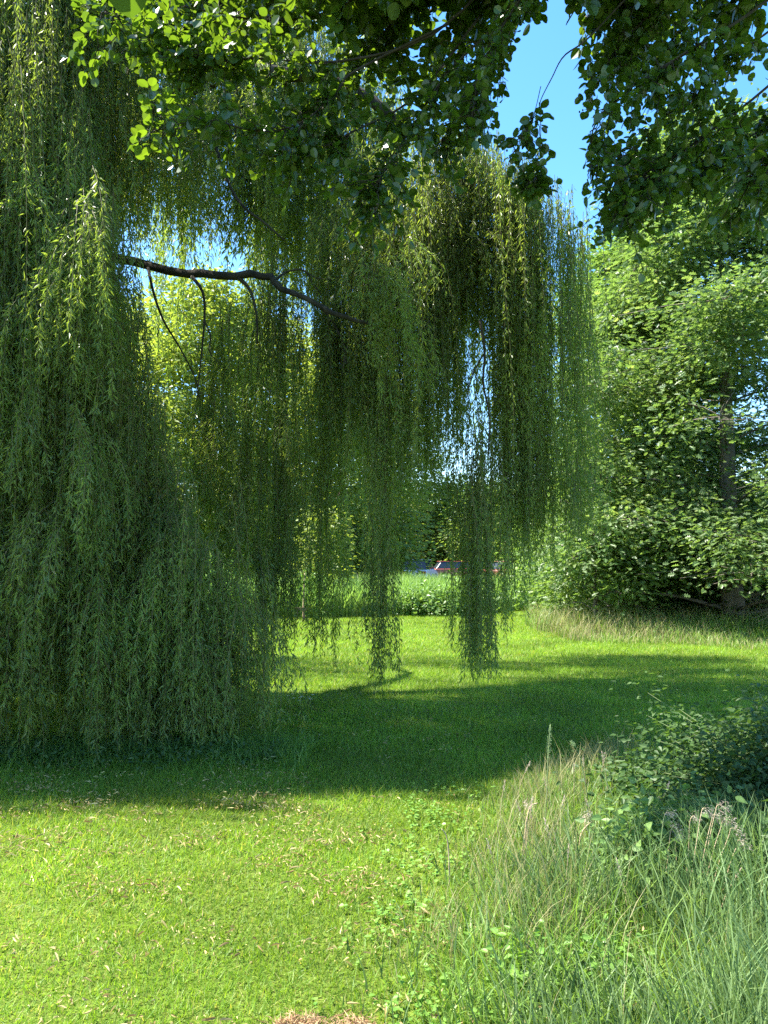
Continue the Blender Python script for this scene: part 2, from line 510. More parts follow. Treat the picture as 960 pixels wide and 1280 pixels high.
bx = lambda x, y: x - np.interp(y, [2.0, 3.2, 4.2, 5.2, 6.6], [0.1, 0.16, 0.42, 0.7, 1.9])
g = verge(125000, 2.0, 6.6, lambda x, y: ((bx(x, y) + rng.normal(0, 0.15, len(x))) > 0.42) & (y < 4.1 + rng.normal(0, 0.15, len(x))) & (rng.uniform(0, 1, len(x)) < 0.6 + 0.9 * noise2(x, y, 4.5, 33)) | (rng.uniform(0, 1, len(x)) < 0.06),
          lambda x, y, n: rng.uniform(0.1, 0.45, n) * (1 + 0.35 * noise2(x, y, 4.5, 33)) * np.interp(bx(x, y), [0, 0.5, 0.9], [0.5, 0.85, 1.1]) * np.interp(y, [2, 3, 3.8, 4.4, 6.6], [0.75, 1.05, 0.9, 0.75, 0.5]),
          M['tall_blade'], (0.0032, 0.0085), (0.1, 0.7), headbias=(-0.5, 0.1))
tag(g.build('tall_grass'), 'tall blue green unmown grass on the right verge', 'tall grass', kind='stuff')
g = verge(60000, 2.0, 6.6, lambda x, y: (bx(x, y) + rng.normal(0, 0.2, len(x))) < 0.75,
          lambda x, y, n: rng.uniform(0.1, 0.36, n) * np.interp(bx(x, y), [-0.1, 0.25, 0.6, 0.9], [0.22, 0.6, 1.0, 1.1]) * np.interp(y, [3.4, 4.2], [1.0, 0.75]),
          M['lush_blade'], (0.0035, 0.008), (0.2, 1.1), 3, headbias=(-0.2, 0.0))
tag(g.build('verge_grass'), 'bright green knee high grass along the verge edge', 'verge grass', kind='stuff')
g = verge(19000, 2.2, 6.4, lambda x, y: (bx(x, y) + rng.normal(0, 0.12, len(x)) < 0.62) & (y > 3.0) | (rng.uniform(0, 1, len(x)) < 0.07),
          lambda x, y, n: rng.uniform(0.18, 0.42, n) * np.interp(bx(x, y), [-0.1, 0.15, 0.4, 0.9], [0.25, 0.6, 1.0, 1.0]),
          M['dry_blade'], (0.0018, 0.004), (0.1, 0.6), 4, headbias=(0.1, 0.0))
tag(g.build('dry_grass'), 'pale straw coloured grass stems on the verge', 'dry grass', kind='stuff')


# ------------------------------------------------------------------ willow
W_ROOT = np.array([-4.3, 9.6, 0.0])
willow = thing('weeping_willow', W_ROOT, 'huge weeping willow with long leafy curtains hanging to the lawn at left', 'tree')


def strands(geo, anchors, zbot, lean_xy, spacing=0.022, leaf=(0.045, 0.08), mat=None, splay=0.5, rad=0.0022, wob=0.06, fine=True):
    """hanging willow twigs with alternate narrow leaves; anchors (n,3), zbot (n,)"""
    mat = mat or M['willow']
    n = len(anchors)
    k = 9
    tt = np.linspace(0, 1, k)
    L = np.maximum(anchors[:, 2] - zbot, 0.15)
    ph = rng.uniform(0, 6.28, (n, 2)); fq = rng.uniform(0.5, 1.6, (n, 2)); am = rng.uniform(0.3, 1.0, (n, 2)) * wob * np.minimum(L, 3)[:, None] * 0.6
    pts = np.zeros((n, k, 3))
    for i, t in enumerate(tt):
        z = anchors[:, 2] - L * t
        xy = anchors[:, :2] + lean_xy * (1 - (1 - t) ** 3) + am * (np.sin(ph + fq * (z[:, None])) - np.sin(ph + fq * anchors[:, 2:3]))
        pts[:, i, :2] = xy; pts[:, i, 2] = z
    geo.tubes_many(pts, np.full(n, rad * 1.4), np.full(n, rad * 0.5), M['twig'])
    cnt = np.maximum((L / spacing).astype(int), 3)
    sid = np.repeat(np.arange(n), cnt)
    m = len(sid)
    u = rng.uniform(0.0, 1.0, m)
    f = u * (k - 1); i0 = np.minimum(f.astype(int), k - 2); fr = (f - i0)[:, None]
    base = pts[sid, i0] * (1 - fr) + pts[sid, i0 + 1] * fr
    tan = norm(pts[sid, i0 + 1] - pts[sid, i0])
    az = rng.uniform(0, 6.28, m)
    outv = np.stack([np.cos(az), np.sin(az), np.zeros(m)], 1)
    base = base + outv * (rng.uniform(0, 0.022, m))[:, None]
    d = tan + outv * rng.uniform(0.1, splay * 2.4, m)[:, None] + rnd(m, 0.3)
    st = rng.beta(1.3, 1.6, n)[sid] * 0.6
    tint = np.clip(st + rng.beta(2, 2, m) * 0.45, 0, 1)
    nr = outv * 0.4 + np.array([0, 0, 0.6]) + rnd(m, 0.7)
    ln = rng.uniform(*leaf, m)
    geo.leaves(base, d, nr, ln, ln * rng.uniform(0.15, 0.24, m), OUT_WILLOW, mat, tint, 0.35, 0.2)


def curtain(ctrl, nt, per, thick, spacing=0.023, leaf=(0.042, 0.08), botj=0.25, topj=0.3, tight=0.1, flare=0.2, wob=0.06, geo=None, minz=0.02, az_=0.3):
    """curtain of nt tassels; ctrl rows = (px, Y, top py, bottom py)"""
    ctrl = np.array(ctrl, float)
    geo = geo or Geo()
    s = np.sort(rng.uniform(0, 1, nt)); s = 0.5 * s + 0.5 * (np.arange(nt) + 0.5) / nt
    q = s * (len(ctrl) - 1)
    cx = [np.interp(q, np.arange(len(ctrl)), ctrl[:, c]) for c in range(4)]
    Yt = cx[1] + rng.normal(0, thick * 0.5, nt)
    top = Pv(cx[0], cx[2], Yt); bot = Pv(cx[0], cx[3], Yt)
    top[:, 2] += rng.normal(0, topj, nt)
    bz = bot[:, 2] + np.abs(rng.normal(0, botj, nt)) 
    nn = rng.poisson(per, nt) + 2
    tid = np.repeat(np.arange(nt), nn); m = len(tid)
    an = top[tid] + np.stack([rng.normal(0, tight, m), rng.normal(0, tight * 1.6, m), rng.normal(0, az_, m)], 1)
    length = an[:, 2] - bz[tid]
    zb = bz[tid] + np.abs(rng.normal(0, 0.3, m)) * np.clip(length, 0.5, 4) * 0.4
    zb = np.maximum(zb, minz + rng.uniform(0, 0.06, m))
    lean = rng.normal(0, flare, (m, 2)) * 0.5 + rng.normal(0, flare, (nt, 2))[tid] * 0.6
    strands(geo, an, zb, lean, spacing, leaf, wob=wob)
    return geo


def hang(name, ctrl, label=None, **kw):
    g = curtain(ctrl, **kw)
    o = g.build(name, willow, W_ROOT)
    if label: o['label'] = label
    return o


# trunk and limbs
g = Geo()
tr = spline([(-4.3, 9.6, -0.1), (-4.25, 9.6, 0.7), (-4.05, 9.55, 2.0), (-3.95, 9.5, 3.2), (-4.0, 9.6, 4.6)], 16)
g.tube(tr, np.interp(np.linspace(0, 1, 16), [0, 0.08, 0.3, 1], [0.55, 0.42, 0.36, 0.27]), M['bark'], 12, gnarl=0.08)
g.build('trunk', willow, W_ROOT)
limb_paths = [
    # the bare crooked limb that shows in the photo
    ([tr[-1], P(120, 330, 9.0), P(195, 335, 8.6), P(260, 346, 8.3), P(318, 345, 8.0), P(350, 357, 7.9), P(395, 383, 7.7), P(445, 402, 7.6), P(475, 418, 7.7)], 0.066, 0.014),
    ([tr[-1], (-3.2, 9.2, 6.6), (-2.0, 8.9, 7.4), (-0.6, 8.7, 7.2), (0.6, 8.6, 6.3), (1.4, 8.5, 5.4), (1.9, 8.5, 4.8)], 0.13, 0.015),
    ([tr[-1], (-4.2, 8.8, 6.5), (-4.0, 7.6, 8.2), (-3.6, 6.9, 8.6), (-3.0, 6.5, 7.6)], 0.18, 0.03),
    ([tr[-1], (-5.0, 9.0, 6.5), (-5.6, 7.9, 8.2), (-5.4, 7.0, 8.4), (-5.2, 6.6, 7.4)], 0.18, 0.03),
    ([tr[-1], (-3.6, 10.4, 7.0), (-2.6, 11.4, 8.6), (-1.2, 12.0, 8.4), (0.2, 12.2, 7.2)], 0.18, 0.03),
    ([tr[-1], (-5.0, 10.6, 7.0), (-5.6, 11.8, 8.6), (-5.4, 12.6, 7.6)], 0.16, 0.03),
]
for pts, r0, r1 in limb_paths:
    g = Geo()
    sp = spline(pts, 26)
    sp += rng.normal(0, 0.02, sp.shape)
    g.tube(sp, np.linspace(r0, r1, 26), M['bark'], 8, gnarl=0.07)
    g.build('limb', willow, W_ROOT)
# bare twigs hanging off the limb
g = Geo()
for pts, r0, r1 in [
    ([P(240, 346, 8.3), P(252, 362, 8.1), P(256, 385, 8.1), P(254, 420, 8.1), P(250, 460, 8.1), P(246, 500, 8.1)], 0.02, 0.006),
    ([P(255, 400, 8.1), P(263, 420, 8.1), P(262, 440, 8.1), P(275, 455, 8.1)], 0.011, 0.004),
    ([P(185, 335, 8.5), P(193, 370, 8.3), P(205, 402, 8.3), P(222, 430, 8.3), P(243, 470, 8.3), P(250, 500, 8.3)], 0.018, 0.006),
    ([P(298, 347, 8.1), P(312, 362, 8.1), P(320, 390, 8.1), P(322, 430, 8.1)], 0.026, 0.008),
    ([P(342, 352, 7.95), P(358, 340, 8.3), P(380, 338, 8.3), P(392, 356, 8.3), P(405, 372, 8.3)], 0.014, 0.005),
    ([P(380, 338, 8.3), P(395, 347, 8.3), P(414, 350, 8.3)], 0.009, 0.004),
    ([P(405, 387, 8.3), P(420, 410, 8.3), P(431, 435, 8.2), P(428, 470, 8.2)], 0.016, 0.006),
    ([P(438, 402, 8.2), P(436, 425, 8.2), P(432, 450, 8.2), P(440, 468, 8.2)], 0.014, 0.005),
    ([P(265, 170, 8.3), P(275, 200, 8.1), P(290, 238, 8.1), P(308, 262, 7.95), P(330, 278, 7.95), P(355, 300, 7.95)], 0.022, 0.009),
    ([P(600, 400, 7.95), P(606, 440, 7.95), P(604, 480, 7.95), P(612, 520, 7.95), P(610, 570, 7.95)], 0.016, 0.008),
    ([P(606, 440, 7.95), P(590, 470, 7.95), P(583, 500, 7.95)], 0.01, 0.005),
]:
    g = Geo(); g.tube(spline(pts, 14), np.linspace(r0, r1, 14), M['bark'], 6)
    g.build('bare_twig', willow, W_ROOT)

# near left curtains
hang('hanging_curtain', [(-560, 5.7, 80, 985), (-330, 5.9, 60, 970), (-150, 6.2, 90, 955), (-20, 6.45, 120, 950), (60, 6.5, 170, 944), (105, 6.6, 260, 935)],
     'near dark green curtain at far left reaching the ground', nt=50, per=11, thick=0.4, botj=0.2, topj=0.5, tight=0.085)
hang('hanging_curtain', [(-400, 7.4, -330, 500), (-150, 7.3, -330, 520), (-20, 7.3, -300, 560), (60, 7.3, -260, 520), (110, 7.4, -160, 500), (150, 7.7, -100, 330), (190, 8.0, -60, 260)],
     'upper part of the far left curtain rising out of the picture', nt=54, per=11, thick=0.5, botj=0.5)
hang('hanging_curtain', [(55, 6.9, -150, 930), (100, 7.0, 60, 928), (135, 7.1, 280, 928), (165, 7.2, 440, 930), (205, 7.2, 590, 934), (255, 7.3, 710, 930)],
     'dark curtain whose right edge slopes down past the bare limb', nt=36, per=10, thick=0.45, botj=0.4, tight=0.085)
hang('hanging_curtain', [(150, 7.0, 560, 934), (210, 7.0, 660, 938), (275, 6.9, 745, 938), (325, 6.9, 800, 930)],
     'low drooping mound of leafy twigs brushing the lawn', nt=24, per=10, thick=0.4, botj=0.12, flare=0.25, topj=0.45)
hang('hanging_curtain', [(-400, 7.6, 150, 925), (-160, 7.8, 160, 915), (-40, 8.1, 200, 905), (80, 8.5, 300, 890), (150, 8.8, 420, 875)],
     'deeper curtain in the shade behind the near one', nt=50, per=10, thick=0.7, spacing=0.034, leaf=(0.08, 0.12), botj=0.15)
hang('hanging_curtain', [(95, 9.0, -200, 370), (180, 10.0, -120, 322), (260, 10.3, -60, 330), (330, 10.4, 0, 345), (420, 10.2, 60, 400), (500, 9.8, 130, 520)],
     'upper curtain above the bare limb', nt=84, per=9, thick=0.7, spacing=0.034, leaf=(0.07, 0.11), botj=0.4)
# middle ones
hang('hanging_curtain', [(250, 8.7, 470, 690), (275, 8.7, 430, 740), (305, 8.6, 352, 800), (335, 8.6, 358, 860), (352, 8.6, 370, 885), (368, 8.6, 380, 800)],
     'dense olive curtain hanging from the bare limb', nt=18, per=10, thick=0.2, botj=0.25, topj=0.12, tight=0.085)
hang('hanging_curtain', [(405, 8.9, 345, 470), (430, 8.8, 330, 620), (455, 8.5, 260, 640), (500, 8.5, 240, 640), (540, 8.5, 225, 660), (562, 8.6, 215, 600)],
     'broad middle curtain behind the long tassels', nt=48, per=9, thick=0.5, botj=0.45, tight=0.1, flare=0.12)
hang('hanging_curtain', [(560, 8.5, 400, 560), (585, 8.5, 400, 620), (612, 8.5, 420, 640)], 'thin veil of leafy twigs across the sky gap', nt=5, per=3, thick=0.3, botj=0.2, tight=0.08)
hang('hanging_tassel', [(402, 8.6, 380, 800), (415, 8.6, 380, 838), (428, 8.6, 390, 815)], 'short tassel left of the longest one', nt=5, per=9, thick=0.1, botj=0.06, tight=0.06, flare=0.07)
hang('hanging_tassel', [(468, 8.2, 330, 870), (478, 8.15, 320, 884), (489, 8.2, 340, 800)], 'longest narrow tassel touching the grass', nt=5, per=9, thick=0.1, botj=0.05, tight=0.06, flare=0.07)
hang('hanging_tassel', [(586, 8.1, 620, 850), (597, 8.0, 590, 868), (610, 8.1, 560, 840)], 'dark dense tassel under the sky gap', nt=7, per=10, thick=0.12, botj=0.06, tight=0.06, flare=0.07)
hang('hanging_tassel', [(562, 8.3, 640, 820), (572, 8.3, 600, 835)], 'thin tassel left of the dark one', nt=2, per=8, thick=0.1, botj=0.05, tight=0.055, flare=0.07)
hang('hanging_tassel', [(625, 8.3, 420, 790), (640, 8.3, 420, 812)], 'thin tassel right of the dark one', nt=3, per=9, thick=0.1, botj=0.08, tight=0.06, flare=0.07)
# right lobe
hang('hanging_curtain', [(560, 8.7, 190, 430), (590, 8.7, 180, 430), (615, 8.6, 205, 460)], 'upper curtain above the sky gap', nt=20, per=10, thick=0.35, botj=0.25, topj=0.12, az_=0.12, flare=0.1)
hang('hanging_curtain', [(624, 8.5, 215, 690), (643, 8.5, 225, 720), (662, 8.5, 240, 700), (680, 8.5, 250, 740)],
     'right hand curtain in front of the oak', nt=20, per=11, thick=0.35, botj=0.35, topj=0.12, az_=0.12, flare=0.08)
hang('hanging_curtain', [(692, 8.6, 255, 600), (708, 8.6, 275, 700), (728, 8.6, 300, 765)], 'sparse fringe at the right edge of the willow', nt=9, per=7, thick=0.3, botj=0.4, topj=0.12, az_=0.12, flare=0.08)
hang('hanging_tassel', [(657, 8.5, 500, 760), (664, 8.5, 520, 770)], 'short tassel at the right end', nt=2, per=7, thick=0.1, botj=0.1, tight=0.06)
# shorter sprays standing out from the curtains
def sprays(area, nt, per, yr, ln, label):
    g = Geo()
    (x0, x1), edge_top, edge_bot = area
    px = rng.uniform(x0, x1, nt)
    tp = np.interp(px, *edge_top); bt = np.interp(px, *edge_bot)
    py = tp + (bt - tp) * rng.uniform(0, 1, nt)
    Yt = rng.uniform(*yr, nt)
    c = Pv(px, py, Yt)
    L = rng.uniform(*ln, nt)
    nn = rng.poisson(per, nt) + 3; tid = np.repeat(np.arange(nt), nn); m = len(tid)
    an = c[tid] + np.stack([rng.normal(0, 0.035, m), rng.normal(0, 0.05, m), rng.normal(0, 0.12, m)], 1)
    zb = np.maximum(an[:, 2] - L[tid] * rng.uniform(0.55, 1.05, m), 0.05)
    fl = rng.normal(0, 0.13, (nt, 2))[tid] + rng.normal(0, 0.09, (m, 2)); fl[:, 1] -= 0.12
    strands(g, an, zb, fl, 0.017, (0.045, 0.08), splay=0.6)
    o = g.build('hanging_spray', willow, W_ROOT); o['label'] = label


sprays(((-60, 150), ([-60, 150], [160, 260]), ([-60, 150], [840, 800])), 100, 6, (6.0, 6.6), (0.5, 1.4), 'short sprays standing out from the near left curtain')
sprays(((-60, 130), ([-60, 130], [-60, 20]), ([-60, 130], [330, 330])), 50, 6, (6.9, 7.2), (0.5, 1.3), 'short sprays high on the left curtain')
sprays(((90, 290), ([90, 170, 290], [160, 480, 760]), ([90, 290], [860, 880])), 85, 6, (6.5, 7.0), (0.4, 1.2), 'short sprays along the sloping curtain edge')
sprays(((370, 730), ([370, 560, 730], [300, 230, 300]), ([370, 480, 550, 580, 610, 650, 730], [520, 540, 400, 340, 340, 560, 640])), 60, 5, (8.3, 8.8), (0.4, 1.2), 'short sprays on the right half of the willow')
sprays(((255, 370), ([255, 370], [480, 400]), ([255, 370], [640, 760])), 28, 5, (8.2, 8.6), (0.4, 1.1), 'short sprays on the olive curtain')
sprays(((445, 525), ([445, 525], [320, 300]), ([445, 525], [400, 430])), 12, 6, (7.3, 7.6), (0.5, 1.1), 'short sprays hiding the tip of the bare limb')
sprays(((105, 330), ([105, 330], [-60, 20]), ([105, 330], [200, 230])), 46, 5, (8.0, 9.0), (0.5, 1.3), 'short sprays around the upper limb behind the alder leaves')
sprays(((330, 600), ([330, 600], [130, 190]), ([330, 600], [330, 330])), 40, 5, (8.8, 9.8), (0.5, 1.3), 'short sprays filling the top of the middle curtain')
# back of the crown, high up
g = Geo()
nt = 56
bxs = rng.uniform(-6.3, 2.2, nt); bys = rng.uniform(10.4, 13.4, nt)
tz = 8.6 - 0.05 * (bxs + 2.2) ** 2 - 0.06 * (bys - 10) ** 2 - 0.9 * np.maximum(bxs + 0.3, 0) + rng.normal(0, 0.4, nt)
nn = rng.poisson(8, nt) + 2
tid = np.repeat(np.arange(nt), nn); m = len(tid)
an = np.stack([bxs[tid] + rng.normal(0, 0.13, m), bys[tid] + rng.normal(0, 0.2, m), tz[tid] + rng.normal(0, 0.3, m)], 1)
zb = np.maximum(np.where(bxs < -4.4, rng.uniform(0.5, 3, nt), np.maximum(rng.uniform(5.0, 6.6, nt) - 0.7 * np.maximum(bxs + 0.3, 0), 3.6))[tid] + rng.normal(0, 0.4, m), 0.3)
strands(g, an, zb, rng.normal(0, 0.1, (m, 2)), 0.04, (0.09, 0.14), rad=0.003)
nt = 16  # extra top strands, added to shade the upper left curtain
bxs = rng.uniform(-7, -2.6, nt); bys = rng.uniform(7.6, 9.6, nt)
nn = rng.poisson(9, nt) + 2; tid = np.repeat(np.arange(nt), nn); m = len(tid)
an = np.stack([bxs[tid] + rng.normal(0, 0.13, m), bys[tid] + rng.normal(0, 0.2, m), rng.uniform(8.6, 10, nt)[tid] + rng.normal(0, 0.3, m)], 1)
strands(g, an, an[:, 2] - rng.uniform(1.2, 2.6, m), rng.normal(0, 0.15, (m, 2)), 0.04, (0.09, 0.14), rad=0.003)
o = g.build('crown', willow, W_ROOT)


# ------------------------------------------------------------------ alder overhead
A_ROOT = np.array([4.6, 2.6, 0.0])
alder = thing('alder', A_ROOT, 'round leaved alder bough overhanging from the upper right', 'tree')
g = Geo()
at = spline([(4.6, 2.6, -0.1), (4.55, 2.6, 1.5), (4.5, 2.7, 3.5), (4.4, 2.8, 5.5), (4.3, 2.9, 8.0)], 18)
g.tube(at, np.linspace(0.24, 0.09, 18), M['alder_bark'], 12, gnarl=0.04)
g.build('trunk', alder, A_ROOT)


def in_gap(q):
    px = 480 + q[0] / q[1] * F; py = 700 - (q[2] - CAM_Z) / q[1] * F
    return (645 < px < 735 and 10 < py < 250) or (690 < px < 722 and -60 < py < 40)


def leafy(geo, path, r0, r1, ntw, tl=(0.2, 0.55), droop=0.5, leaf=(0.038, 0.072), cones=0.1, start=0.25, cone_geo=None, dirbias=(0, 0, 0), lsp=0.021, keep_gap=True):
    sp = spline(path, 22)
    if keep_gap:
        hit = [k for k in range(22) if in_gap(sp[k])]
        if hit:
            sp = spline(sp[:max(hit[0] - 1, 3)], 22)
    geo.tube(sp, np.linspace(r0, r1, 22), M['alder_bark'], 6)
    for _ in range(ntw):
        u = random.uniform(start, 1.0) ** 0.9
        f = u * 21; i0 = min(int(f), 20); fr = f - i0
        b = sp[i0] * (1 - fr) + sp[i0 + 1] * fr
        tg = sp[i0 + 1] - sp[i0]; tg /= np.linalg.norm(tg)
        dv = tg * 0.5 + rng.normal(0, 0.75, 3) + np.array([0, 0, -droop * 0.6]) + np.array(dirbias)
        dv /= np.linalg.norm(dv)
        L = random.uniform(*tl)
        k = 7
        ts = np.linspace(0, 1, k)[:, None]
        tw = b + dv * L * ts + np.array([0, 0, -1.0]) * droop * L * 0.5 * ts ** 2 + rng.normal(0, 0.008, (k, 3))
        if keep_gap and (in_gap(tw[-1]) or in_gap(tw[3])) and L < 1:
            continue
        geo.tube(tw, np.linspace(0.004, 0.0016, k), M['alder_bark'], 4, cap=False)
        m = max(int(L / lsp), 4)
        uu = np.sort(rng.uniform(0.1, 1, m)); fi = uu * (k - 1); ii = np.minimum(fi.astype(int), k - 2); fr2 = (fi - ii)[:, None]
        base = tw[ii] * (1 - fr2) + tw[ii + 1] * fr2
        dd = rnd(m, 0.7) + dv * 0.5 + np.array([0, 0, -0.35])
        dd = norm(dd)
        pet = rng.uniform(0.012, 0.03, m)[:, None]
        if keep_gap:
            q = base + dd * 0.05
            px = 480 + q[:, 0] / q[:, 1] * F; py = 700 - (q[:, 2] - CAM_Z) / q[:, 1] * F
            ok = ~((px > 648) & (px < 732) & (py > 25) & (py < 250) | (px > 690) & (px < 722) & (py > -60) & (py < 40))
            base, dd, pet, m = base[ok], dd[ok], pet[ok], int(ok.sum())
        nr = np.array([-0.15, 0.0, 0.75]) + rnd(m, 0.55)
        ln = rng.uniform(*leaf, m)
        lt = rng.beta(2, 2, m)
        geo.leaves(base + dd * pet, dd, nr, ln, ln * rng.uniform(0.72, 0.9, m), OUT_ROUND, M['alder'], lt, 0.16, 0.12)
        if cone_geo is not None and random.random() < cones:
            for _c in range(random.randint(1, 3)):
                c = tw[-1] + rng.normal(0, 0.014, 3)
                cone_geo.blob(c, 0.0065, 0.0065, 0.009, M['cone'], 6, 4)
    return geo


hub = at[10]
# sunny left bough
g = Geo()
leafy(g, [P(700, -140, 5.0), P(560, 30, 4.95), P(430, 76, 4.8), P(330, 73, 4.7), P(255, 74, 4.6), P(195, 45, 4.5), P(125, 12, 4.4)], 0.01, 0.003, 105, (0.15, 0.42), 0.25, cone_geo=g, start=0.3)
leafy(g, [P(560, 30, 4.95), P(445, 88, 4.8), P(425, 108, 4.75), P(385, 148, 4.7), P(330, 165, 4.6), P(255, 150, 4.5), P(190, 165, 4.4)], 0.009, 0.003, 60, (0.12, 0.34), 0.25, cone_geo=g, start=0.3)
leafy(g, [P(600, -110, 5.3), P(430, 5, 5.2), P(340, 25, 5.1), P(240, 10, 5.0), P(150, -15, 4.9)], 0.009, 0.004, 55, (0.15, 0.4), 0.2, cone_geo=g, start=0.2)
leafy(g, [P(600, 20, 5.1), P(520, 120, 5.0), P(440, 165, 4.9), P(400, 185, 4.8), P(350, 200, 4.8)], 0.009, 0.004, 46, (0.12, 0.32), 0.35, cone_geo=g, start=0.3)
o = g.build('sunny_bough', alder, A_ROOT); o['label'] = 'sunlit yellow green bough reaching left'
# darker centre boughs
g = Geo()
leafy(g, [P(760, -140, 5.0), P(640, 10, 5.0), P(560, 90, 5.0), P(515, 160, 4.9), P(480, 215, 4.8), P(466, 240, 4.8)], 0.009, 0.003, 70, (0.14, 0.38), 0.5, cone_geo=g)
leafy(g, [P(800, -160, 5.4), P(690, -30, 5.4), P(620, 60, 5.4), P(580, 130, 5.3), P(545, 190, 5.3)], 0.009, 0.003, 70, (0.14, 0.38), 0.5, cone_geo=g)
leafy(g, [P(760, -120, 4.6), P(680, -40, 4.6), P(630, 30, 4.6), P(600, 90, 4.6), P(590, 150, 4.6)], 0.009, 0.004, 48, (0.12, 0.3), 0.5, cone_geo=g)
leafy(g, [P(700, -150, 5.6), P(560, -40, 5.6), P(480, 40, 5.6), P(420, 120, 5.5)], 0.009, 0.004, 60, (0.15, 0.4), 0.4, cone_geo=g)
o = g.build('shaded_bough', alder, A_ROOT); o['label'] = 'shaded dark bough in the middle'
# hanging sprig in the sky gap
g = Geo()
leafy(g, [P(790, -10, 4.7), P(735, 48, 4.7), P(705, 70, 4.68), P(690, 97, 4.66), P(676, 125, 4.65), P(674, 140, 4.64)], 0.006, 0.0025, 0, keep_gap=False)
leafy(g, [P(676, 108, 4.66), P(668, 140, 4.66), P(655, 165, 4.65), P(640, 190, 4.65)], 0.003, 0.0015, 20, (0.06, 0.15), 0.8, keep_gap=False, cone_geo=g, cones=0.5, start=0.25)
leafy(g, [P(674, 128, 4.65), P(676, 165, 4.65), P(672, 200, 4.65), P(668, 232, 4.65)], 0.003, 0.0015, 13, (0.05, 0.12), 0.8, keep_gap=False, cone_geo=g, cones=0.5, start=0.3)
leafy(g, [P(668, 205, 4.65), P(662, 222, 4.65), P(665, 238, 4.65)], 0.003, 0.0015, 22, (0.06, 0.14), 0.3, keep_gap=False, cone_geo=g, cones=0.3, start=0.1)
o = g.build('hanging_sprig', alder, A_ROOT); o['label'] = 'dark sprig hanging in the blue sky gap'
# right mass
g = Geo()
for path, nb in [
    ([P(1150, -160, 4.4), P(960, 0, 4.6), P(850, 70, 4.6), P(775, 120, 4.6), P(742, 160, 4.6), P(738, 215, 4.6)], 70),
    ([P(1150, -80, 4.6), P(980, 90, 4.7), P(880, 170, 4.7), P(810, 220, 4.7), P(775, 265, 4.7)], 80),
    ([P(1180, -20, 5.2), P(1020, 120, 5.2), P(920, 180, 5.2), P(850, 225, 5.1)], 80),
    ([P(1180, 20, 4.3), P(1060, 130, 4.3), P(980, 190, 4.3), P(930, 225, 4.3)], 60),
    ([P(1000, -160, 5.0), P(880, -40, 5.0), P(800, 30, 5.0), P(760, 70, 5.0)], 60),
    ([P(1100, -60, 5.6), P(960, 40, 5.6), P(880, 100, 5.5), P(800, 180, 5.5), P(770, 230, 5.5)], 80),
    ([P(1000, -100, 5.8), P(900, -10, 5.8), P(840, 50, 5.8), P(790, 80, 5.8)], 50),
]:
    leafy(g, path, 0.011, 0.003, nb, (0.14, 0.4), 0.45, cone_geo=g)
o = g.build('leafy_bough', alder, A_ROOT); o['label'] = 'dense dark boughs at the upper right'
# crown above the picture, unseen, thickened to shade the boughs and verge below
g = Geo()
for k in range(34):
    e = np.array([rng.uniform(0.3, 4.8), rng.uniform(1.5, 7.0), rng.uniform(5.6, 8.6)])
    s0 = at[min(17, 10 + int((e[2] - 4.5) / 4.5 * 7))]
    mid = (s0 + e) / 2 + np.array([0, 0, 0.5])
    leafy(g, [s0, mid, e, e + (e - mid) * 0.3], 0.035, 0.005, 26, (0.25, 0.6), 0.2, (0.07, 0.1), 0, 0.35, lsp=0.034)
for k in range(38):  # unseen boughs added to keep the right-hand leaves dark
    e = np.array([rng.uniform(0.0, 3.0), rng.uniform(4.0, 6.0), rng.uniform(5.5, 6.9)])
    s0 = at[13]
    mid = (s0 + e) / 2 + np.array([0, 0, 0.7])
    leafy(g, [s0, mid, e, e + (e - mid) * 0.3], 0.03, 0.005, 30, (0.25, 0.55), 0.2, (0.07, 0.1), 0, 0.45, lsp=0.03)
for box, kk in (((-2.2, -0.7, 5.9, 6.7, 6.4, 7.3), 12), ((-0.6, 1.2, 4.0, 5.4, 5.8, 6.6), 16)):  # extra boughs out of view, placed to shade the bush and middle bough
    for k in range(kk):
        e = np.array([rng.uniform(box[0], box[1]), rng.uniform(box[2], box[3]), rng.uniform(box[4], box[5])])
        mid = (at[13] + e) / 2 + np.array([0, 0, 0.9])
        leafy(g, [at[13], mid, e, e + (e - mid) * 0.2], 0.03, 0.005, 28, (0.2, 0.45), 0.2, (0.065, 0.095), 0, 0.6, lsp=0.03)
g.build('crown', alder, A_ROOT)
for k, (a, b) in enumerate([((700, -140), 5.0), ((760, -140), 5.0), ((1150, -160), 4.4), ((1150, -80), 4.6), ((1180, 20), 4.3), ((1000, -160), 5.0), ((800, -160), 5.4), ((1180, -20), 5.2), ((600, -110), 5.3), ((1100, -60), 5.6)]):
    e = P(a[0], a[1], b); s0 = at[11 + k % 3]
    g = Geo(); g.tube(spline([s0, (s0 + e) / 2 + np.array([0, 0, 0.8]), e], 14), np.linspace(0.035, 0.01, 14), M['alder_bark'], 7)
    g.build('limb', alder, A_ROOT)
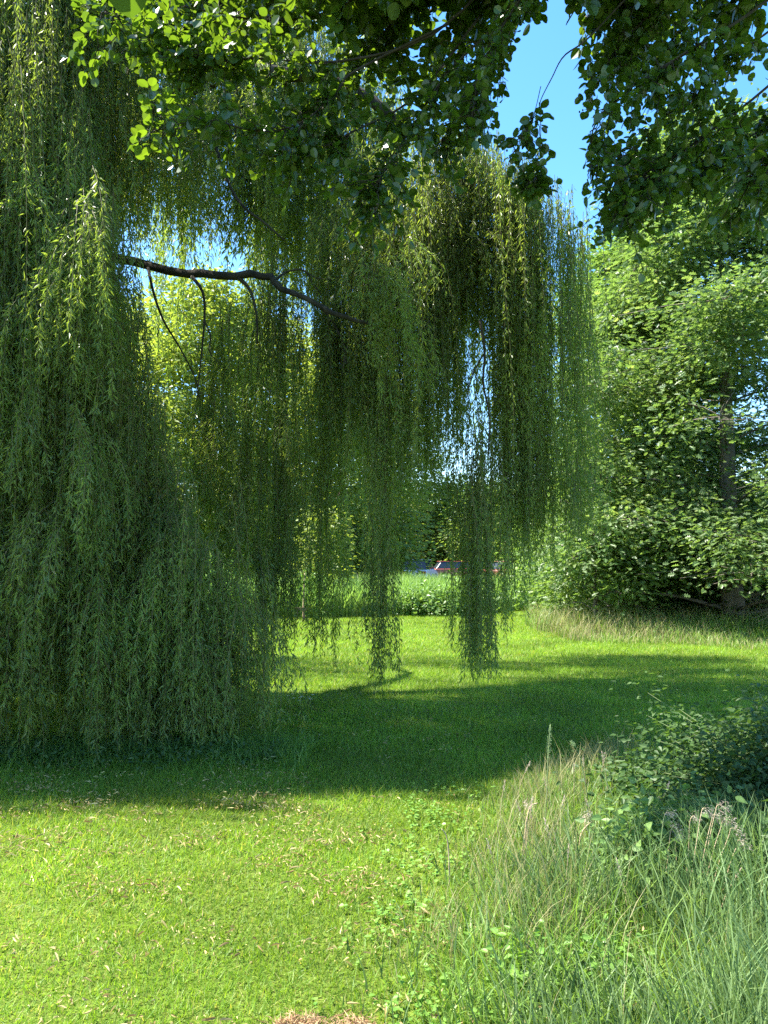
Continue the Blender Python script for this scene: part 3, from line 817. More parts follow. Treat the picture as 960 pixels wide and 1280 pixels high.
# leaf hanging close to the lens, with unseen leaves added above to shade it
g = Geo()
tp = P(140, -70, 1.0)
g.tube(spline([tp + np.array([0.9, 0.3, 0.5]), tp + np.array([0.4, 0.1, 0.25]), tp + np.array([0.0, 0, 0.0]), P(145, -40, 1.0)], 14), np.linspace(0.004, 0.0015, 14), M['alder_bark'], 5)
g.leaves(np.array([P(148, -50, 1.0), P(165, -58, 1.02), P(120, -75, 1.02), P(140, -95, 1.04), P(110, -60, 0.98)]),
         np.array([[0.05, 0.75, -0.65], [0.4, 0.6, -0.6], [-0.5, 0.1, -0.3], [-0.4, 0.3, 0.2], [-0.7, -0.1, -0.1]]),
         np.array([[0.05, 0.65, 0.75], [0.2, 0.6, 0.75], [-0.6, 0.1, 0.8], [-0.5, 0.1, 0.9], [-0.6, 0, 0.8]]),
         np.array([0.068, 0.055, 0.06, 0.065, 0.06]), np.array([0.062, 0.045, 0.055, 0.06, 0.05]), OUT_ROUND, M['alder'], np.array([0.1, 0.3, 0.3, 0.2, 0.4]), 0.12, 0.1)
o = g.build('near_twig', alder, A_ROOT); o['label'] = 'dark leaf on a twig close to the viewer at the top edge, with shading leaves added above'


# ------------------------------------------------------------------ generic broadleaf trees
def leaf_clump(geo, centers, sig, per, leaf, wid, outline, mat, flat=0.45, up=0.8, tintc=0.4, droop=-0.15):
    n = len(centers)
    nn = rng.poisson(per, n) + 1
    cid = np.repeat(np.arange(n), nn); m = len(cid)
    sg = np.broadcast_to(np.asarray(sig, float), (n,))[cid][:, None]
    off = rnd(m, 1.0) * sg * np.array([1, 1, flat])
    base = centers[cid] + off
    d = norm(off * np.array([1, 1, 0.3]) + rnd(m, 0.25) * sg + np.array([0, 0, droop]) * sg)
    nr = np.array([0, 0, up]) + rnd(m, 0.45)
    ln = rng.uniform(leaf * 0.7, leaf * 1.25, m)
    ct = rng.uniform(0, 1, n)[cid]
    geo.leaves(base, d, nr, ln, ln * wid, outline, mat, np.clip(ct * tintc + rng.beta(2, 2, m) * (1 - tintc), 0, 1), 0.2, 0.15)


def tree(name, label, base, height, tr_r, prof, nl, ncl, per, leaf, mat, outline=OUT_OAK, wid=0.75, bark='oak_bark', z0=0.12, csig=0.38, lean=(0, 0), group=None, flat=0.4, rise=0.25, cat='tree', open_=0.35, lop=None, limbs=False, vj=0.1, cull=None):
    """prof: crown radius over height share; nl limbs, ncl leaf clumps per limb"""
    root = thing(name, base, label, cat, group)
    base = np.asarray(base, float)
    g = Geo()
    top = base + np.array([lean[0], lean[1], height * 0.93])
    tp = spline([base - np.array([0, 0, 0.1]), base + np.array([lean[0] * 0.2, lean[1] * 0.2, height * 0.15]), base + np.array([lean[0] * 0.45 + 0.05, lean[1] * 0.5, height * 0.5]), top], 22)
    rad = np.interp(np.linspace(0, 1, 22), [0, 0.05, 0.15, 1], [tr_r * 1.45, tr_r * 1.1, tr_r, tr_r * 0.08])
    g.tube(tp, rad, M[bark], 10, gnarl=0.05)
    if limbs:
        g.build('trunk', root, base)
    cl = []
    hs = np.linspace(z0, 0.97, nl) + rng.normal(0, 0.012, nl)
    for k, hf in enumerate(hs):
        hf = float(np.clip(hf, 0.06, 0.985))
        i = hf * 21; i0 = min(int(i), 20); s = tp[i0] * (1 - (i - i0)) + tp[i0 + 1] * (i - i0)
        az = k * 2.399 + random.uniform(-0.4, 0.4)
        rr = prof(hf) * random.uniform(0.78, 1.12)
        if lop is not None:
            rr *= lop(az)
        o = np.array([math.cos(az), math.sin(az), 0])
        e = s + o * rr + np.array([0, 0, rr * random.uniform(rise * 0.3, rise * 1.2)])
        mid = s + o * rr * 0.5 + np.array([0, 0, rr * rise * 0.8])
        path = spline([s, mid, e, e + o * rr * 0.12 - np.array([0, 0, rr * 0.06])], 12)
        if limbs: g = Geo()
        g.tube(path, np.linspace(max(rad[i0] * 0.17, 0.012), 0.008, 12), M[bark], 5, cap=False)
        u = rng.uniform(open_, 1.0, ncl); f = u * 11; ii = np.minimum(f.astype(int), 10); fr = (f - ii)[:, None]
        p = path[ii] * (1 - fr) + path[ii + 1] * fr
        sd = np.array([-o[1], o[0], 0])
        sp = rng.normal(0, 1, ncl) * (0.12 + 0.3 * (1 - np.abs(u - 0.65))) * max(rr, 0.6) * 0.62
        p2 = p + sd * sp[:, None] + np.array([0, 0, 1.0]) * rng.normal(0.0, vj, ncl)[:, None]
        for a, b in zip(p, p2):
            g.tube(np.array([a, (a + b) / 2 + np.array([0, 0, 0.05]), b]), [0.012, 0.008, 0.005], M[bark], 3, cap=False)
        cl.append(p2)
        if limbs: g.build('limb', root, base)
    if not limbs: g.build('trunk', root, base)
    cl = np.concatenate(cl)
    cl = cl[cl[:, 2] > base[2] + 0.35]
    if cull is not None:
        cl = cl[~cull(cl)]
    g = Geo()
    leaf_clump(g, cl, csig, per, leaf, wid, outline, mat, flat)
    g.build('crown', root, base)
    return root


op = lambda h: np.interp(h, [0, 0.1, 0.3, 0.6, 0.85, 1.0], [2.0, 2.9, 3.5, 3.3, 1.9, 0.4])
b = G(917, 786)
def oak_open(c):
    """windows in the foliage on the near side where the trunk shows"""
    px = 480 + c[:, 0] / c[:, 1] * F; py = 700 - (c[:, 2] - CAM_Z) / c[:, 1] * F
    near = c[:, 1] < 18.7
    low = (py > 712) & (px > 872) & (px < 960) & near | (c[:, 2] < 1.25) & (c[:, 1] < 18.6)
    mid = (np.abs(px - 916) < 30) & (py > 465) & (py < 650) & near
    right = (px > 930) & (px < 990) & (py > 440) & (py < 700) & (rng.uniform(0, 1, len(c)) < 0.5)
    holes = (np.sin(c[:, 0] * 2.3 + 1.0) + np.sin(c[:, 2] * 2.7 + c[:, 0]) + np.sin(c[:, 1] * 2.0 + c[:, 2] * 1.3)) > 1.65
    return low | mid | right | holes


tree('red_oak', 'tall lobed leaved oak with a thick grey trunk at the right', b, 13.5, 0.27, op, 62, 26, 85, 0.145, M['oak'], csig=0.38, flat=0.55, z0=0.065, lean=(-0.1, 0.2), rise=0.16, open_=0.12, limbs=True, vj=0.2, cull=oak_open)
op2 = lambda h: np.interp(h, [0, 0.12, 0.3, 0.6, 0.85, 1.0], [2.0, 2.6, 2.7, 2.3, 1.5, 0.3])
b = P(832, 740, 22.0); b[2] = 0
b = b + np.array([-0.7, 0, 0])
tree('young_oak', 'paler young oak with a slim pale trunk left of the thick one', b, 11.5, 0.15, op2, 48, 20, 70, 0.17, M['oak_bright'], bark='pale_bark', csig=0.4, flat=0.55, z0=0.1, lean=(-0.3, 0.1), rise=0.2, open_=0.15, limbs=True, vj=0.24)
b = P(738, 760, 20.5); b[2] = 0
tree('sapling', 'thin stemmed leaning sapling at the left end of the oak group', G(746, 786), 4.6, 0.05, lambda h: np.interp(h, [0, 0.25, 0.6, 1], [0.5, 1.0, 1.1, 0.2]), 18, 7, 30, 0.14, M['oak_bright'], z0=0.22, csig=0.25, cat='sapling', lean=(-0.15, 0))
tree('sapling', 'bushy bright green sapling at the end of the reeds behind the willow fringe', P(700, 745, 27) * np.array([1, 1, 0]), 4.4, 0.06, lambda h: np.interp(h, [0, 0.25, 0.6, 1], [1.4, 1.7, 1.3, 0.2]), 24, 9, 42, 0.16, M['oak_bright'], z0=0.06, csig=0.3, cat='sapling')


# ------------------------------------------------------------------ bushes
def bush(name, label, base, rx, ry, h, n, per, leaf, mat, outline=OUT_OVATE, wid=0.6, csig=0.16, cat='bush', flat=0.7, sprigs=0, up=0.6, shape=None, group=None, low=0.12):
    base = np.asarray(base, float)
    root = thing(name, base, label, cat, group)
    th = rng.uniform(0, 6.28, n); ph = np.arccos(rng.uniform(0.0, 1, n)); r = rng.uniform(0.35, 1, n) ** 0.5
    c = np.stack([np.cos(th) * np.sin(ph) * rx * r, np.sin(th) * np.sin(ph) * ry * r, np.cos(ph) * h * r], 1)
    c[:, 2] = np.maximum(c[:, 2], low * rng.uniform(0.4, 1.5, n))
    c *= 1 + 0.13 * rng.normal(0, 1, (n, 1))
    c[:, 2] = np.maximum(c[:, 2], 0.04)
    if sprigs:
        s = c[rng.choice(np.flatnonzero(c[:, 2] > h * 0.55), sprigs)] * np.array([1, 1, 1.0]); s[:, 2] += rng.uniform(0.05, 0.26, sprigs) * h
        c = np.vstack([c, s])
    c += base
    g = Geo()
    for p in c:
        s = base + rng.normal(0, 0.006, 3) * np.array([1, 1, 0])
        g.tube(spline([s, (s + p) / 2 + np.array([0, 0, 0.08 * h]), p], 6), [0.007, 0.006, 0.005, 0.004, 0.003, 0.002], M['stem'], 4, cap=False)
    g.build('stems', root, base)
    g = Geo()
    leaf_clump(g, c, csig, per, leaf, wid, outline, mat, flat, up)
    g.build('foliage', root, base)
    return root


# verge bush
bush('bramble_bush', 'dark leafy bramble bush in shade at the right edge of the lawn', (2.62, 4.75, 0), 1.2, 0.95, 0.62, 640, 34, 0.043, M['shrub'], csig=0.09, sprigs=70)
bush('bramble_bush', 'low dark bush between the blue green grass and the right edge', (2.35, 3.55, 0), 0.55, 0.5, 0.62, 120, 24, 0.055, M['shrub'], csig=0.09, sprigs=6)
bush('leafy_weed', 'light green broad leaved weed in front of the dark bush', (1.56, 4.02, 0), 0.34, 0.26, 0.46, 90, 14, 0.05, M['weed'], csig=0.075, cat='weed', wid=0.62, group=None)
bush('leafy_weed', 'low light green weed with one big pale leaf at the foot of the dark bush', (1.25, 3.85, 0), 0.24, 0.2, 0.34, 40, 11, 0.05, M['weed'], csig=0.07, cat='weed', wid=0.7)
bush('leafy_weed', 'small yellowish weed among the tall grass at the bottom of the photo', G(700, 1235) + np.array([0, 0, 0]), 0.26, 0.16, 0.17, 26, 11, 0.032, M['clover'], csig=0.05, cat='weed', wid=0.7)
# shrubs by the oak and the reeds
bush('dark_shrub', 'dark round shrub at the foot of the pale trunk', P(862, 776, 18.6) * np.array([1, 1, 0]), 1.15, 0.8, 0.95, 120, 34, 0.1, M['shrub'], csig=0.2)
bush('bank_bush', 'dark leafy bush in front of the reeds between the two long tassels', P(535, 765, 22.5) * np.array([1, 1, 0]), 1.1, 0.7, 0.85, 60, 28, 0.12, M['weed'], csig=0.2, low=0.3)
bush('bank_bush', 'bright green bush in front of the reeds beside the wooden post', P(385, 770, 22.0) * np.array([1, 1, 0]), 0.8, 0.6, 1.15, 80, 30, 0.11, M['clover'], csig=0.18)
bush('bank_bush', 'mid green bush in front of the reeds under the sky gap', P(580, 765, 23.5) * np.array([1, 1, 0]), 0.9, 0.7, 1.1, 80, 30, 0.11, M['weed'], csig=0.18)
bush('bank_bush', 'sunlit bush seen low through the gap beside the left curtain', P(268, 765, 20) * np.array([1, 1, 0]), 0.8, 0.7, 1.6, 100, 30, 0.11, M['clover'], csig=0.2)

# ------------------------------------------------------------------ reeds
g = Geo()
n = 26000
x = rng.uniform(-12, 5.6, n); y = rng.uniform(21.5, 27, n) - 0.05 * x
y = y + np.interp(x, [-12, -2, 2, 5.6], [-1.5, -0.5, 1.2, 4.0])
a = rng.uniform(0, 6.28, n)
hh = rng.uniform(0.7, 1.28, n) * (1 + 0.12 * noise2(x, y, 1.2, 4))
g.blades(np.stack([x, y, np.zeros(n)], 1), np.stack([np.cos(a), np.sin(a)], 1), hh, rng.uniform(0.05, 0.6, n), rng.uniform(0.015, 0.035, n), M['reed'], rng.beta(2, 2, n), 3)
tag(g.build('reed_bed'), 'bright green reed bed along the far side of the lawn', 'reeds', kind='stuff')

# rough grass round the oaks
g = Geo()
n = 42000
x = rng.uniform(3.4, 14, n); y = rng.uniform(13.6, 23, n)
e = noise2(x, y, 1.5, 9) * 0.5
k = (((x - 9.4) / 6.4) ** 2 + ((y - 17.8) / 4.3) ** 2 + e * 0.5) < 1
x, y = x[k], y[k]; n = len(x); a = rng.uniform(0, 6.28, n)
edge = np.clip((y - 13.9) / 3 + 0.25 * noise2(x, y, 2.2, 41), 0.3, 1)
hh = rng.uniform(0.25, 0.7, n) * edge
dry = rng.uniform(0, 1, n) < 0.42 + 0.5 * noise2(x, y, 0.9, 12) + 0.12 * (y > 16)
b3 = np.stack([x, y, np.zeros(n)], 1); hd = np.stack([np.cos(a), np.sin(a)], 1)
g.blades(b3[~dry], hd[~dry], hh[~dry] * 0.85, rng.uniform(0.1, 0.9, (~dry).sum()), rng.uniform(0.008, 0.018, (~dry).sum()), M['lush_blade'], rng.beta(2, 2, (~dry).sum()), 3)
g.blades(b3[dry], hd[dry], hh[dry], rng.uniform(0.1, 0.7, dry.sum()), rng.uniform(0.006, 0.012, dry.sum()), M['dry_blade'], rng.beta(2, 2, dry.sum()), 3)
tag(g.build('rough_grass'), 'long pale rough grass growing round the oak trunks', 'rough grass', kind='stuff')

# weeds along the foot of the left curtain
g = Geo()
n = 9000
x = rng.uniform(-4.6, -0.6, n); y = 6.25 + rng.normal(0.25, 0.22, n) + 0.1 * np.sin(x * 3)
a = rng.uniform(0, 6.28, n)
g.blades(np.stack([x, y, np.zeros(n)], 1), np.stack([np.cos(a), np.sin(a)], 1), rng.uniform(0.06, 0.2, n), rng.uniform(0.2, 1.2, n), rng.uniform(0.004, 0.009, n), M['lush_blade'], rng.uniform(0, 0.6, n), 2)
m = 1500
p = np.stack([rng.uniform(-4.4, -0.8, m), 6.15 + rng.normal(0.1, 0.2, m), rng.uniform(0.03, 0.14, m)], 1)
g.leaves(p, rnd(m) + np.array([0, 0, 0.3]), np.array([0, 0, 0.8]) + rnd(m, 0.4), 0.045, 0.022, OUT_OVATE, M['shrub'], rng.uniform(0, 1, m))
tag(g.build('weed_fringe'), 'low weeds and uncut grass under the left willow curtain', 'weeds', kind='stuff')


# ------------------------------------------------------------------ background trees
def round_tree(name, label, base, h, r, mat, n=34, ncl=9, per=34, leaf=0.22, z0=0.12, group=None, bark='oak_bark', rise=0.3, outline=OUT_OVATE, tr=0.2):
    return tree(name, label, base, h, tr, lambda t: np.interp(t, [0, 0.12, 0.4, 0.75, 1.0], [0.6 * r, 0.85 * r, r, 0.75 * r, 0.2 * r]), n, ncl, per, leaf, mat, outline, 0.6, bark, z0, 0.2 * r + 0.1, (0, 0), group, 0.55, rise)


gp = lambda px, Y: np.array([(px - 480) / F * Y, Y, 0.0])
round_tree('willow_tree', 'sunlit yellow green tree seen through the gap under the bare limb', gp(262, 40), 17.5, 4.2, M['willow_far'], 46, 12, 60, 0.28)
round_tree('willow_tree', 'pale sunlit tree glimpsed right of the olive curtain', gp(425, 44), 15, 3.6, M['willow_far'], 42, 11, 55, 0.28, tr=0.18)
round_tree('broadleaf_tree', 'dark round tree behind the parked silver car', gp(570, 70), 9, 4.2, M['tree_far'], 34, 10, 44, 0.34)
round_tree('broadleaf_tree', 'small yellow green tree beside the silver car', gp(545, 66), 5.2, 1.3, M['willow_far'], 16, 8, 30, 0.2, tr=0.08)
round_tree('broadleaf_tree', 'mid green tree behind the dark hanging tassel', gp(620, 64), 8, 4.0, M['tree_far'], 34, 10, 44, 0.34)
round_tree('broadleaf_tree', 'green tree behind the right hand curtain', gp(690, 72), 9, 4.2, M['tree_far'], 34, 10, 44, 0.32)
round_tree('broadleaf_tree', 'tall yellow green tree glimpsed behind the middle curtain', gp(490, 68), 19, 4.4, M['willow_far'], 44, 11, 55, 0.3)
round_tree('broadleaf_tree', 'tall tree in full sun behind the left curtain edge', gp(165, 46), 18.5, 4.6, M['willow_far'], 44, 11, 55, 0.3)
round_tree('willow_tree', 'broad pale green tree between the two sunlit trees beyond the reeds', gp(345, 52), 19, 4.6, M['willow_far'], 46, 11, 55, 0.3)
round_tree('sapling', 'small pale yellow tree added in place of sunlit willow strands left of the short tassel', gp(402, 23.5), 3.3, 0.75, M['willow_far'], 18, 7, 26, 0.13, tr=0.04)  # made-up tree standing in for a sunlit cluster of willow strands
far = None
spots = [(-260, 60), (-120, 66), (0, 58), (110, 64), (200, 70), (330, 74), (400, 66), (470, 72), (510, 80), (760, 74), (830, 66), (905, 72), (985, 64), (1060, 70), (1180, 62)]
FL = 'dark leafy tree in the far row behind the road'
for k, (px, yy) in enumerate(spots):
    if far is None:
        far = round_tree('far_tree', FL, gp(px, yy), 9.5, 4.4, M['tree_far'], 34, 9, 40, 0.36, group='row of far trees')
        continue
    r = far.copy(); C.objects.link(r); r.location = gp(px, yy); r.rotation_euler = (0, 0, k * 1.7)
    s = random.uniform(0.8, 1.15); r.scale = (s, s, s * random.uniform(0.85, 1.1))
    for ch in list(far.children):
        c2 = ch.copy(); C.objects.link(c2); c2.parent = r


# ------------------------------------------------------------------ parked cars
def car(name, label, loc, rz, paint, L=4.3, Wd=1.78, H=1.5, van=False, group=None):
    root = thing(name, loc, label, 'car', group)
    root.rotation_euler = (0, 0, rz)
    zs = 0.2
    # side profile x (length, front +), z
    body = [(-L / 2, 0.32), (-L / 2 + 0.03, 0.78), (-L / 2 + 0.12, 0.92), (L / 2 - 1.15, 0.95), (L / 2 - 0.25, 0.82), (L / 2, 0.62), (L / 2 - 0.02, 0.3), (L / 2 - 0.5, 0.22), (-L / 2 + 0.5, 0.22)]
    if van:
        cab = [(-L / 2 + 0.1, 0.9), (-L / 2 + 0.2, H - 0.06), (-L / 2 + 0.5, H), (L / 2 - 1.9, H), (L / 2 - 0.95, 0.92)]
    else:
        cab = [(-L / 2 + 0.15, 0.9), (-L / 2 + 0.55, H - 0.06), (-L / 2 + 0.9, H), (0.2, H), (0.55, H - 0.05), (L / 2 - 1.05, 0.92)]

    def prism(prof, w0, w1, mat, zmin, zmax):
        g = Geo(); n = len(prof); vs = []
        for s in (-1, 1):
            for x_, z_ in prof:
                t = (z_ - zmin) / max(zmax - zmin, 1e-6)
                vs.append((x_, s * (w0 * (1 - t) + w1 * t) / 2, z_))
        lo, to = list(range(n))[::-1] + list(range(n, 2 * n)), [n, n]
        for i in range(n):
            jj = (i + 1) % n
            lo += [i, jj, n + jj, n + i]; to.append(4)
        g.raw(vs, lo, to, mat, 0.5)
        return g

    bv = lambda o, w: o.modifiers.new('b', 'BEVEL').__setattr__('width', w)
    o = prism(body, Wd, Wd * 0.97, paint, 0.2, 0.95).build('body', root); bv(o, 0.06)
    o = prism(cab, Wd * 0.93, Wd * 0.74, M['glass'], 0.9, H).build('windows', root); bv(o, 0.04)
    g = Geo(); xr = [p[0] for p in cab if p[1] > H - 0.08]
    g.box((min(xr) + max(xr)) / 2, 0, H + 0.005, max(xr) - min(xr) + 0.12, Wd * 0.76, 0.05, paint)
    o = g.build('roof', root); bv(o, 0.02)
    for sx in (-1, 1):
        for sy in (-1, 1):
            g = Geo()
            cx_, cy_ = sx * (L / 2 - 0.85), sy * (Wd / 2 - 0.1)
            th = np.array([[cx_, cy_ - 0.1, 0.32], [cx_, cy_ + 0.1, 0.32]])
            g.tube(th, [0.32, 0.32], M['rubber'], 18, smooth=False)
            w = g.build('wheel', root)
            g = Geo(); g.tube(np.array([[cx_, cy_ + sy * 0.1, 0.32], [cx_, cy_ + sy * 0.112, 0.32]]), [0.2, 0.19], M['rim'], 14, smooth=False)
            g.build('rim', w)
    for sy in (-1, 1):
        g = Geo(); g.box(-L / 2 - 0.0, sy * (Wd / 2 - 0.2), 0.74, 0.08, 0.28, 0.16, M['lamp_red']); g.build('tail_light', root)
        g = Geo(); g.box(L / 2 - 0.1, sy * (Wd / 2 - 0.28), 0.68, 0.16, 0.32, 0.13, M['rim']); g.build('headlight', root)
    return root


car('parked_car', 'silver car with dark windows parked beyond the reeds', gp(525, 54) + np.array([0, 0, 0.026]), R(76), M['car_silver'], H=1.58)
car('parked_car', 'long red car parked to the right of the silver car', gp(574, 60) + np.array([0, 0, 0.026]), R(6), M['car_red'], H=1.46)
car('parked_car', 'red car half hidden by the hanging tassel', gp(629, 57) + np.array([0, 0, 0.026]), R(64), M['car_red'], H=1.46)
car('parked_van', 'white van half hidden by leaves left of the oaks', gp(697, 60) + np.array([0, 0, 0.026]), R(20), M['car_white'], L=4.8, H=2.0, van=True)

# ------------------------------------------------------------------ small things
# wooden post with a crossbar in front of the reeds
b = gp(380, 20.6)
root = thing('wooden_post', b, 'weathered wooden post with a short crossbar in front of the reeds', 'post')
g = Geo(); g.tube(spline([b, b + np.array([0.0, 0, 0.5]), b + np.array([0.03, 0, 1.25])], 8), np.linspace(0.025, 0.018, 8), M['dry_stem'], 8, gnarl=0.06); g.build('pole', root, b)
g = Geo(); g.box(b[0] - 0.02, b[1] - 0.04, 0.3, 0.46, 0.06, 0.09, M['wood'], 0.05); g.build('crossbar', root, b)
for dx in (-0.17, 0.02):
    g = Geo(); g.box(b[0] + dx, b[1] - 0.03, 0.13, 0.06, 0.05, 0.25, M['wood']); g.build('leg', root, b)


def stalk(name, label, pts, r, head=None, mat='stem', hmat='panicle', hlen=0.12, hr=0.012, loose=0.0, n=160, fleck=1.0, group=None, cat='grass stalk'):
    pts = np.asarray(pts, float)
    b = pts[0].copy(); b[2] = 0
    root = thing(name, b, label, cat, group)
    sp = spline(pts, 16)
    g = Geo(); g.tube(sp, np.linspace(r, r * 0.5, 16), M[mat], 5); g.build('stem', root, b)
    if head:
        g = Geo()
        L = np.linalg.norm(np.diff(sp, axis=0), axis=1).sum(); k = max(1, int(16 * hlen / L))
        seg = sp[-k - 1:]
        u = rng.uniform(0, 1, n); f = u * (len(seg) - 1); i0 = np.minimum(f.astype(int), len(seg) - 2); fr = (f - i0)[:, None]
        base = seg[i0] * (1 - fr) + seg[i0 + 1] * fr
        env = np.sin(np.pi * np.clip(u * 0.9 + 0.08, 0, 1))[:, None]
        off = rnd(n, 1); off *= (hr * env)
        off = np.clip(off, -1.5 * hr, 1.5 * hr)
        base = base + off * (1 + loose)
        tg = norm(seg[i0 + 1] - seg[i0])
        g.leaves(base, tg + norm(off + 1e-6) * 0.5, rnd(n), fleck * rng.uniform(0.005, 0.01, n), fleck * rng.uniform(0.0015, 0.0035, n), OUT_WILLOW, M[hmat], rng.uniform(0, 1, n))
        g.tube(seg, np.full(len(seg), max(r * 0.5, 0.0012)), M[hmat], 4)
        g.build('seed_head', root, b)
    return root


stalk('grass_stalk', 'tall green foxtail stalk rising above the verge against the shade', [P(681, 1045, 4.5), P(683, 1000, 4.5), P(685, 950, 4.5), P(688, 906, 4.5)], 0.004, True, 'stem', 'green_seed', 0.2, 0.007, n=220)
stalk('grass_stalk', 'short green foxtail leaning beside the dark bush', [P(735, 1000, 4.5), P(728, 960, 4.5), P(722, 938, 4.5), P(714, 927, 4.5)], 0.003, True, 'stem', 'green_seed', 0.07, 0.006)
stalk('dead_stalk', 'hooked pale dead stalk bending over in the verge grass', [P(655, 1075, 4.2), P(657, 1040, 4.2), P(660, 1018, 4.2), P(664, 1007, 4.2), P(672, 1004, 4.2)], 0.006, None, 'dry_stem', cat='dead stalk')
stalk('dead_stalk', 'straight pale dead stalk next to the hooked one', [P(652, 1072, 4.15), P(656, 1045, 4.15), P(658, 1025, 4.15)], 0.005, None, 'dry_stem', cat='dead stalk')
stalk('dead_stalk', 'curved dead stalk in front of the light green weed', [P(724, 1070, 4.0), P(726, 1045, 4.0), P(732, 1034, 4.0), P(740, 1027, 4.0)], 0.005, None, 'dry_stem', cat='dead stalk')
stalk('dead_stalk', 'pale arching dead stalk among the straw grass at left of the verge', [P(562, 1110, 3.9), P(561, 1070, 3.9), P(558, 1045, 3.9), P(552, 1036, 3.9)], 0.004, None, 'dry_stem', cat='dead stalk')
stalk('grass_stalk', 'long pale stem arching low across the bottom right grass', [P(860, 1300, 2.6), P(835, 1265, 2.62), P(810, 1252, 2.64), P(785, 1252, 2.66), P(770, 1260, 2.66)], 0.003, None, 'stem')
heads = [(880, 1010, 3.58, 20, 12), (893, 1018, 3.58, 24, 10), (905, 1025, 3.58, 28, 10), (915, 1035, 3.53, 30, 14), (866, 1020, 3.63, 10, 6), (833, 1016, 3.68, 14, 4), (842, 1032, 3.68, 12, 8), (848, 1044, 3.68, 4, 6), (898, 1006, 3.63, 24, 8), (924, 1050, 3.48, 26, 14), (955, 1110, 3.5, 6, 4), (950, 1130, 3.4, 4, 6), (660, 1005, 4.18, 3, 4), (735, 1020, 3.88, -8, 2)]
for k, (hx, hy, yy, dx, dy) in enumerate(heads):
    t = P(hx, hy, yy)
    rt = P(hx - dx * 1.2, hy + 90, yy); rt[2] = max(rt[2], 0)
    stalk('seeding_stalk', 'grass stalk with a loose pinkish seed head over the dark bush' if k < 10 else 'grass stalk with a loose pinkish seed head in the right verge',
          [np.array([rt[0], rt[1], 0]), (np.array([rt[0], rt[1], 0]) * 0.45 + t * 0.55) + np.array([0, 0, 0.03]), P(hx - 4, hy + 10, yy), t, P(hx + dx * 0.5, hy + dy * 0.7, yy)], 0.0022, True, 'dry_stem', 'panicle', 0.11, 0.012, 0.4, 90, 1.25,
          'pinkish seed heads' if k < 10 else 'verge seed heads')
for k in range(20):
    x0 = random.uniform(0.45, 1.6); y0 = random.uniform(3.2, 5.2)
    hh = random.uniform(0.26, 0.42)
    lx = random.uniform(-0.12, 0.12)
    stalk('straw_stalk', 'thin pale straw stalk with a narrow seed head in the verge', [(x0, y0, 0), (x0 + lx * 0.3, y0, hh * 0.5), (x0 + lx, y0, hh)], 0.0018, True, 'dry_stem', 'panicle', 0.08, 0.0035, 0, 50, 1.0, 'straw stalks in the verge')
# white bindweed flower bottom right
b = P(890, 1262, 2.55); b0 = np.array([b[0] + 0.02, b[1], 0.0])
root = thing('white_flower', b0, 'single white flower low in the grass at the bottom right', 'flower')
g = Geo(); g.tube(spline([b0, (b0 + b) / 2, b], 8), np.linspace(0.002, 0.0015, 8), M['stem'], 5); g.build('stem', root, b0)
g = Geo()
for k in range(6):
    a = k * 1.047
    dv = np.array([[math.cos(a) * 0.5, math.sin(a) * 0.5 - 0.3, 0.9]])
    g.leaves(b[None, :], dv, np.array([[-math.cos(a), -math.sin(a), 0.4]]), [0.026], [0.018], OUT_ROUND, M['petal'], [0.5], 0.2, -0.2)
g.build('petals', root, b0)
# daisies in the shade by the tassel
for k in range(9):
    c = G(372 + random.uniform(-16, 24), 881 + random.uniform(-4, 5))
    root = thing('daisy', c, 'tiny white daisy in the shaded lawn left of the long tassel', 'daisy', 'white daisies in the shade')
    g = Geo(); g.tube(np.array([c, c + np.array([0.005, 0, 0.05]), c + np.array([0.005, 0, 0.085])]), [0.0016, 0.0014, 0.0012], M['stem'], 4); g.build('stem', root, c)
    g = Geo(); q = 9; a = np.linspace(0, 6.28, q, endpoint=False)
    g.leaves(np.repeat((c + np.array([0.005, 0, 0.086]))[None], q, 0), np.stack([np.cos(a), np.sin(a), np.full(q, 0.35)], 1), np.tile([0, 0, 1.0], (q, 1)), 0.02, 0.01, OUT_ROUND, M['petal'], np.full(q, 0.5)); g.build('petals', root, c)
    g = Geo(); g.blob(c + np.array([0.005, 0, 0.09]), 0.006, 0.006, 0.004, M['yolk'], 6, 4); g.build('flower_centre', root, c)

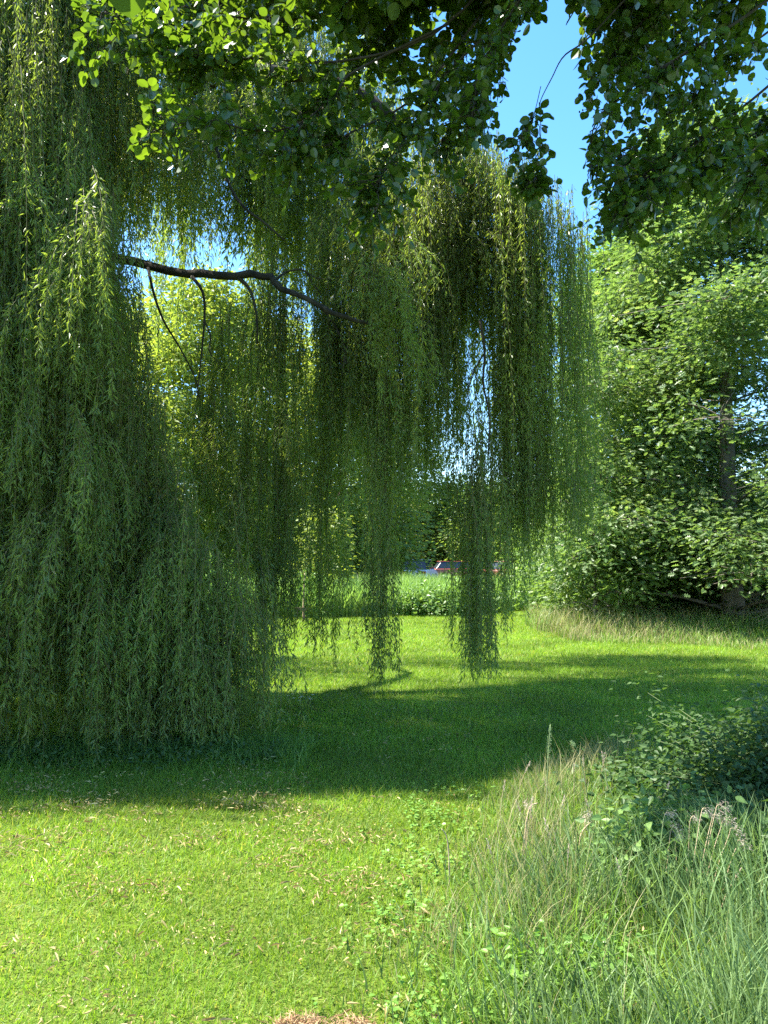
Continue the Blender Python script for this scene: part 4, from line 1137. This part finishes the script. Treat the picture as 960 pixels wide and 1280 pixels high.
# ------------------------------------------------------------------ light
EL, AZ = R(55), R(9)            # sun from the left, a little beyond the willow
to_sun = Vector((-math.cos(EL) * math.cos(AZ), math.cos(EL) * math.sin(AZ), math.sin(EL)))
sun = bpy.data.lights.new('sun', 'SUN'); sun.energy = 5.0; sun.angle = R(0.53); sun.color = (1.0, 0.95, 0.86)
so = bpy.data.objects.new('sun', sun); C.objects.link(so)
so.rotation_euler = (-to_sun).to_track_quat('-Z', 'Y').to_euler()
w = bpy.data.worlds.new('World'); scene.world = w; w.use_nodes = True
nt = w.node_tree
bg = nt.nodes['Background']
sky = nt.nodes.new('ShaderNodeTexSky'); sky.sky_type = 'NISHITA'; sky.sun_disc = False
sky.sun_elevation = EL; sky.sun_rotation = math.atan2(to_sun.x, to_sun.y)
sky.air_density = 1.0; sky.dust_density = 0.6; sky.ozone_density = 2.0
hs = nt.nodes.new('ShaderNodeHueSaturation'); hs.inputs['Saturation'].default_value = 1.3
nt.links.new(sky.outputs[0], hs.inputs['Color']); nt.links.new(hs.outputs[0], bg.inputs['Color']); bg.inputs['Strength'].default_value = 0.12

# ------------------------------------------------------------------ camera and render settings
cam = bpy.data.cameras.new('camera'); co = bpy.data.objects.new('camera', cam); C.objects.link(co)
co.location = (0, 0, CAM_Z); co.rotation_euler = (math.pi / 2 + PITCH, 0, 0)
cam.sensor_fit = 'VERTICAL'; cam.sensor_height = 36; cam.lens = F / 1280 * 36
cam.clip_start = 0.05; cam.clip_end = 3000
scene.camera = co
scene.view_settings.view_transform = 'Standard'; scene.view_settings.look = 'None'
scene.view_settings.exposure = 2.1; scene.view_settings.gamma = 1.0
scene.render.engine = 'CYCLES'
cy = scene.cycles
cy.max_bounces = 6; cy.diffuse_bounces = 4; cy.glossy_bounces = 2; cy.transmission_bounces = 3; cy.transparent_max_bounces = 4
cy.caustics_reflective = False; cy.caustics_refractive = False
cy.sample_clamp_indirect = 6
cy.use_denoising = False
try:
    cy.denoiser = 'OPENIMAGEDENOISE'
    cy.denoising_prefilter = 'ACCURATE'
except Exception:
    pass
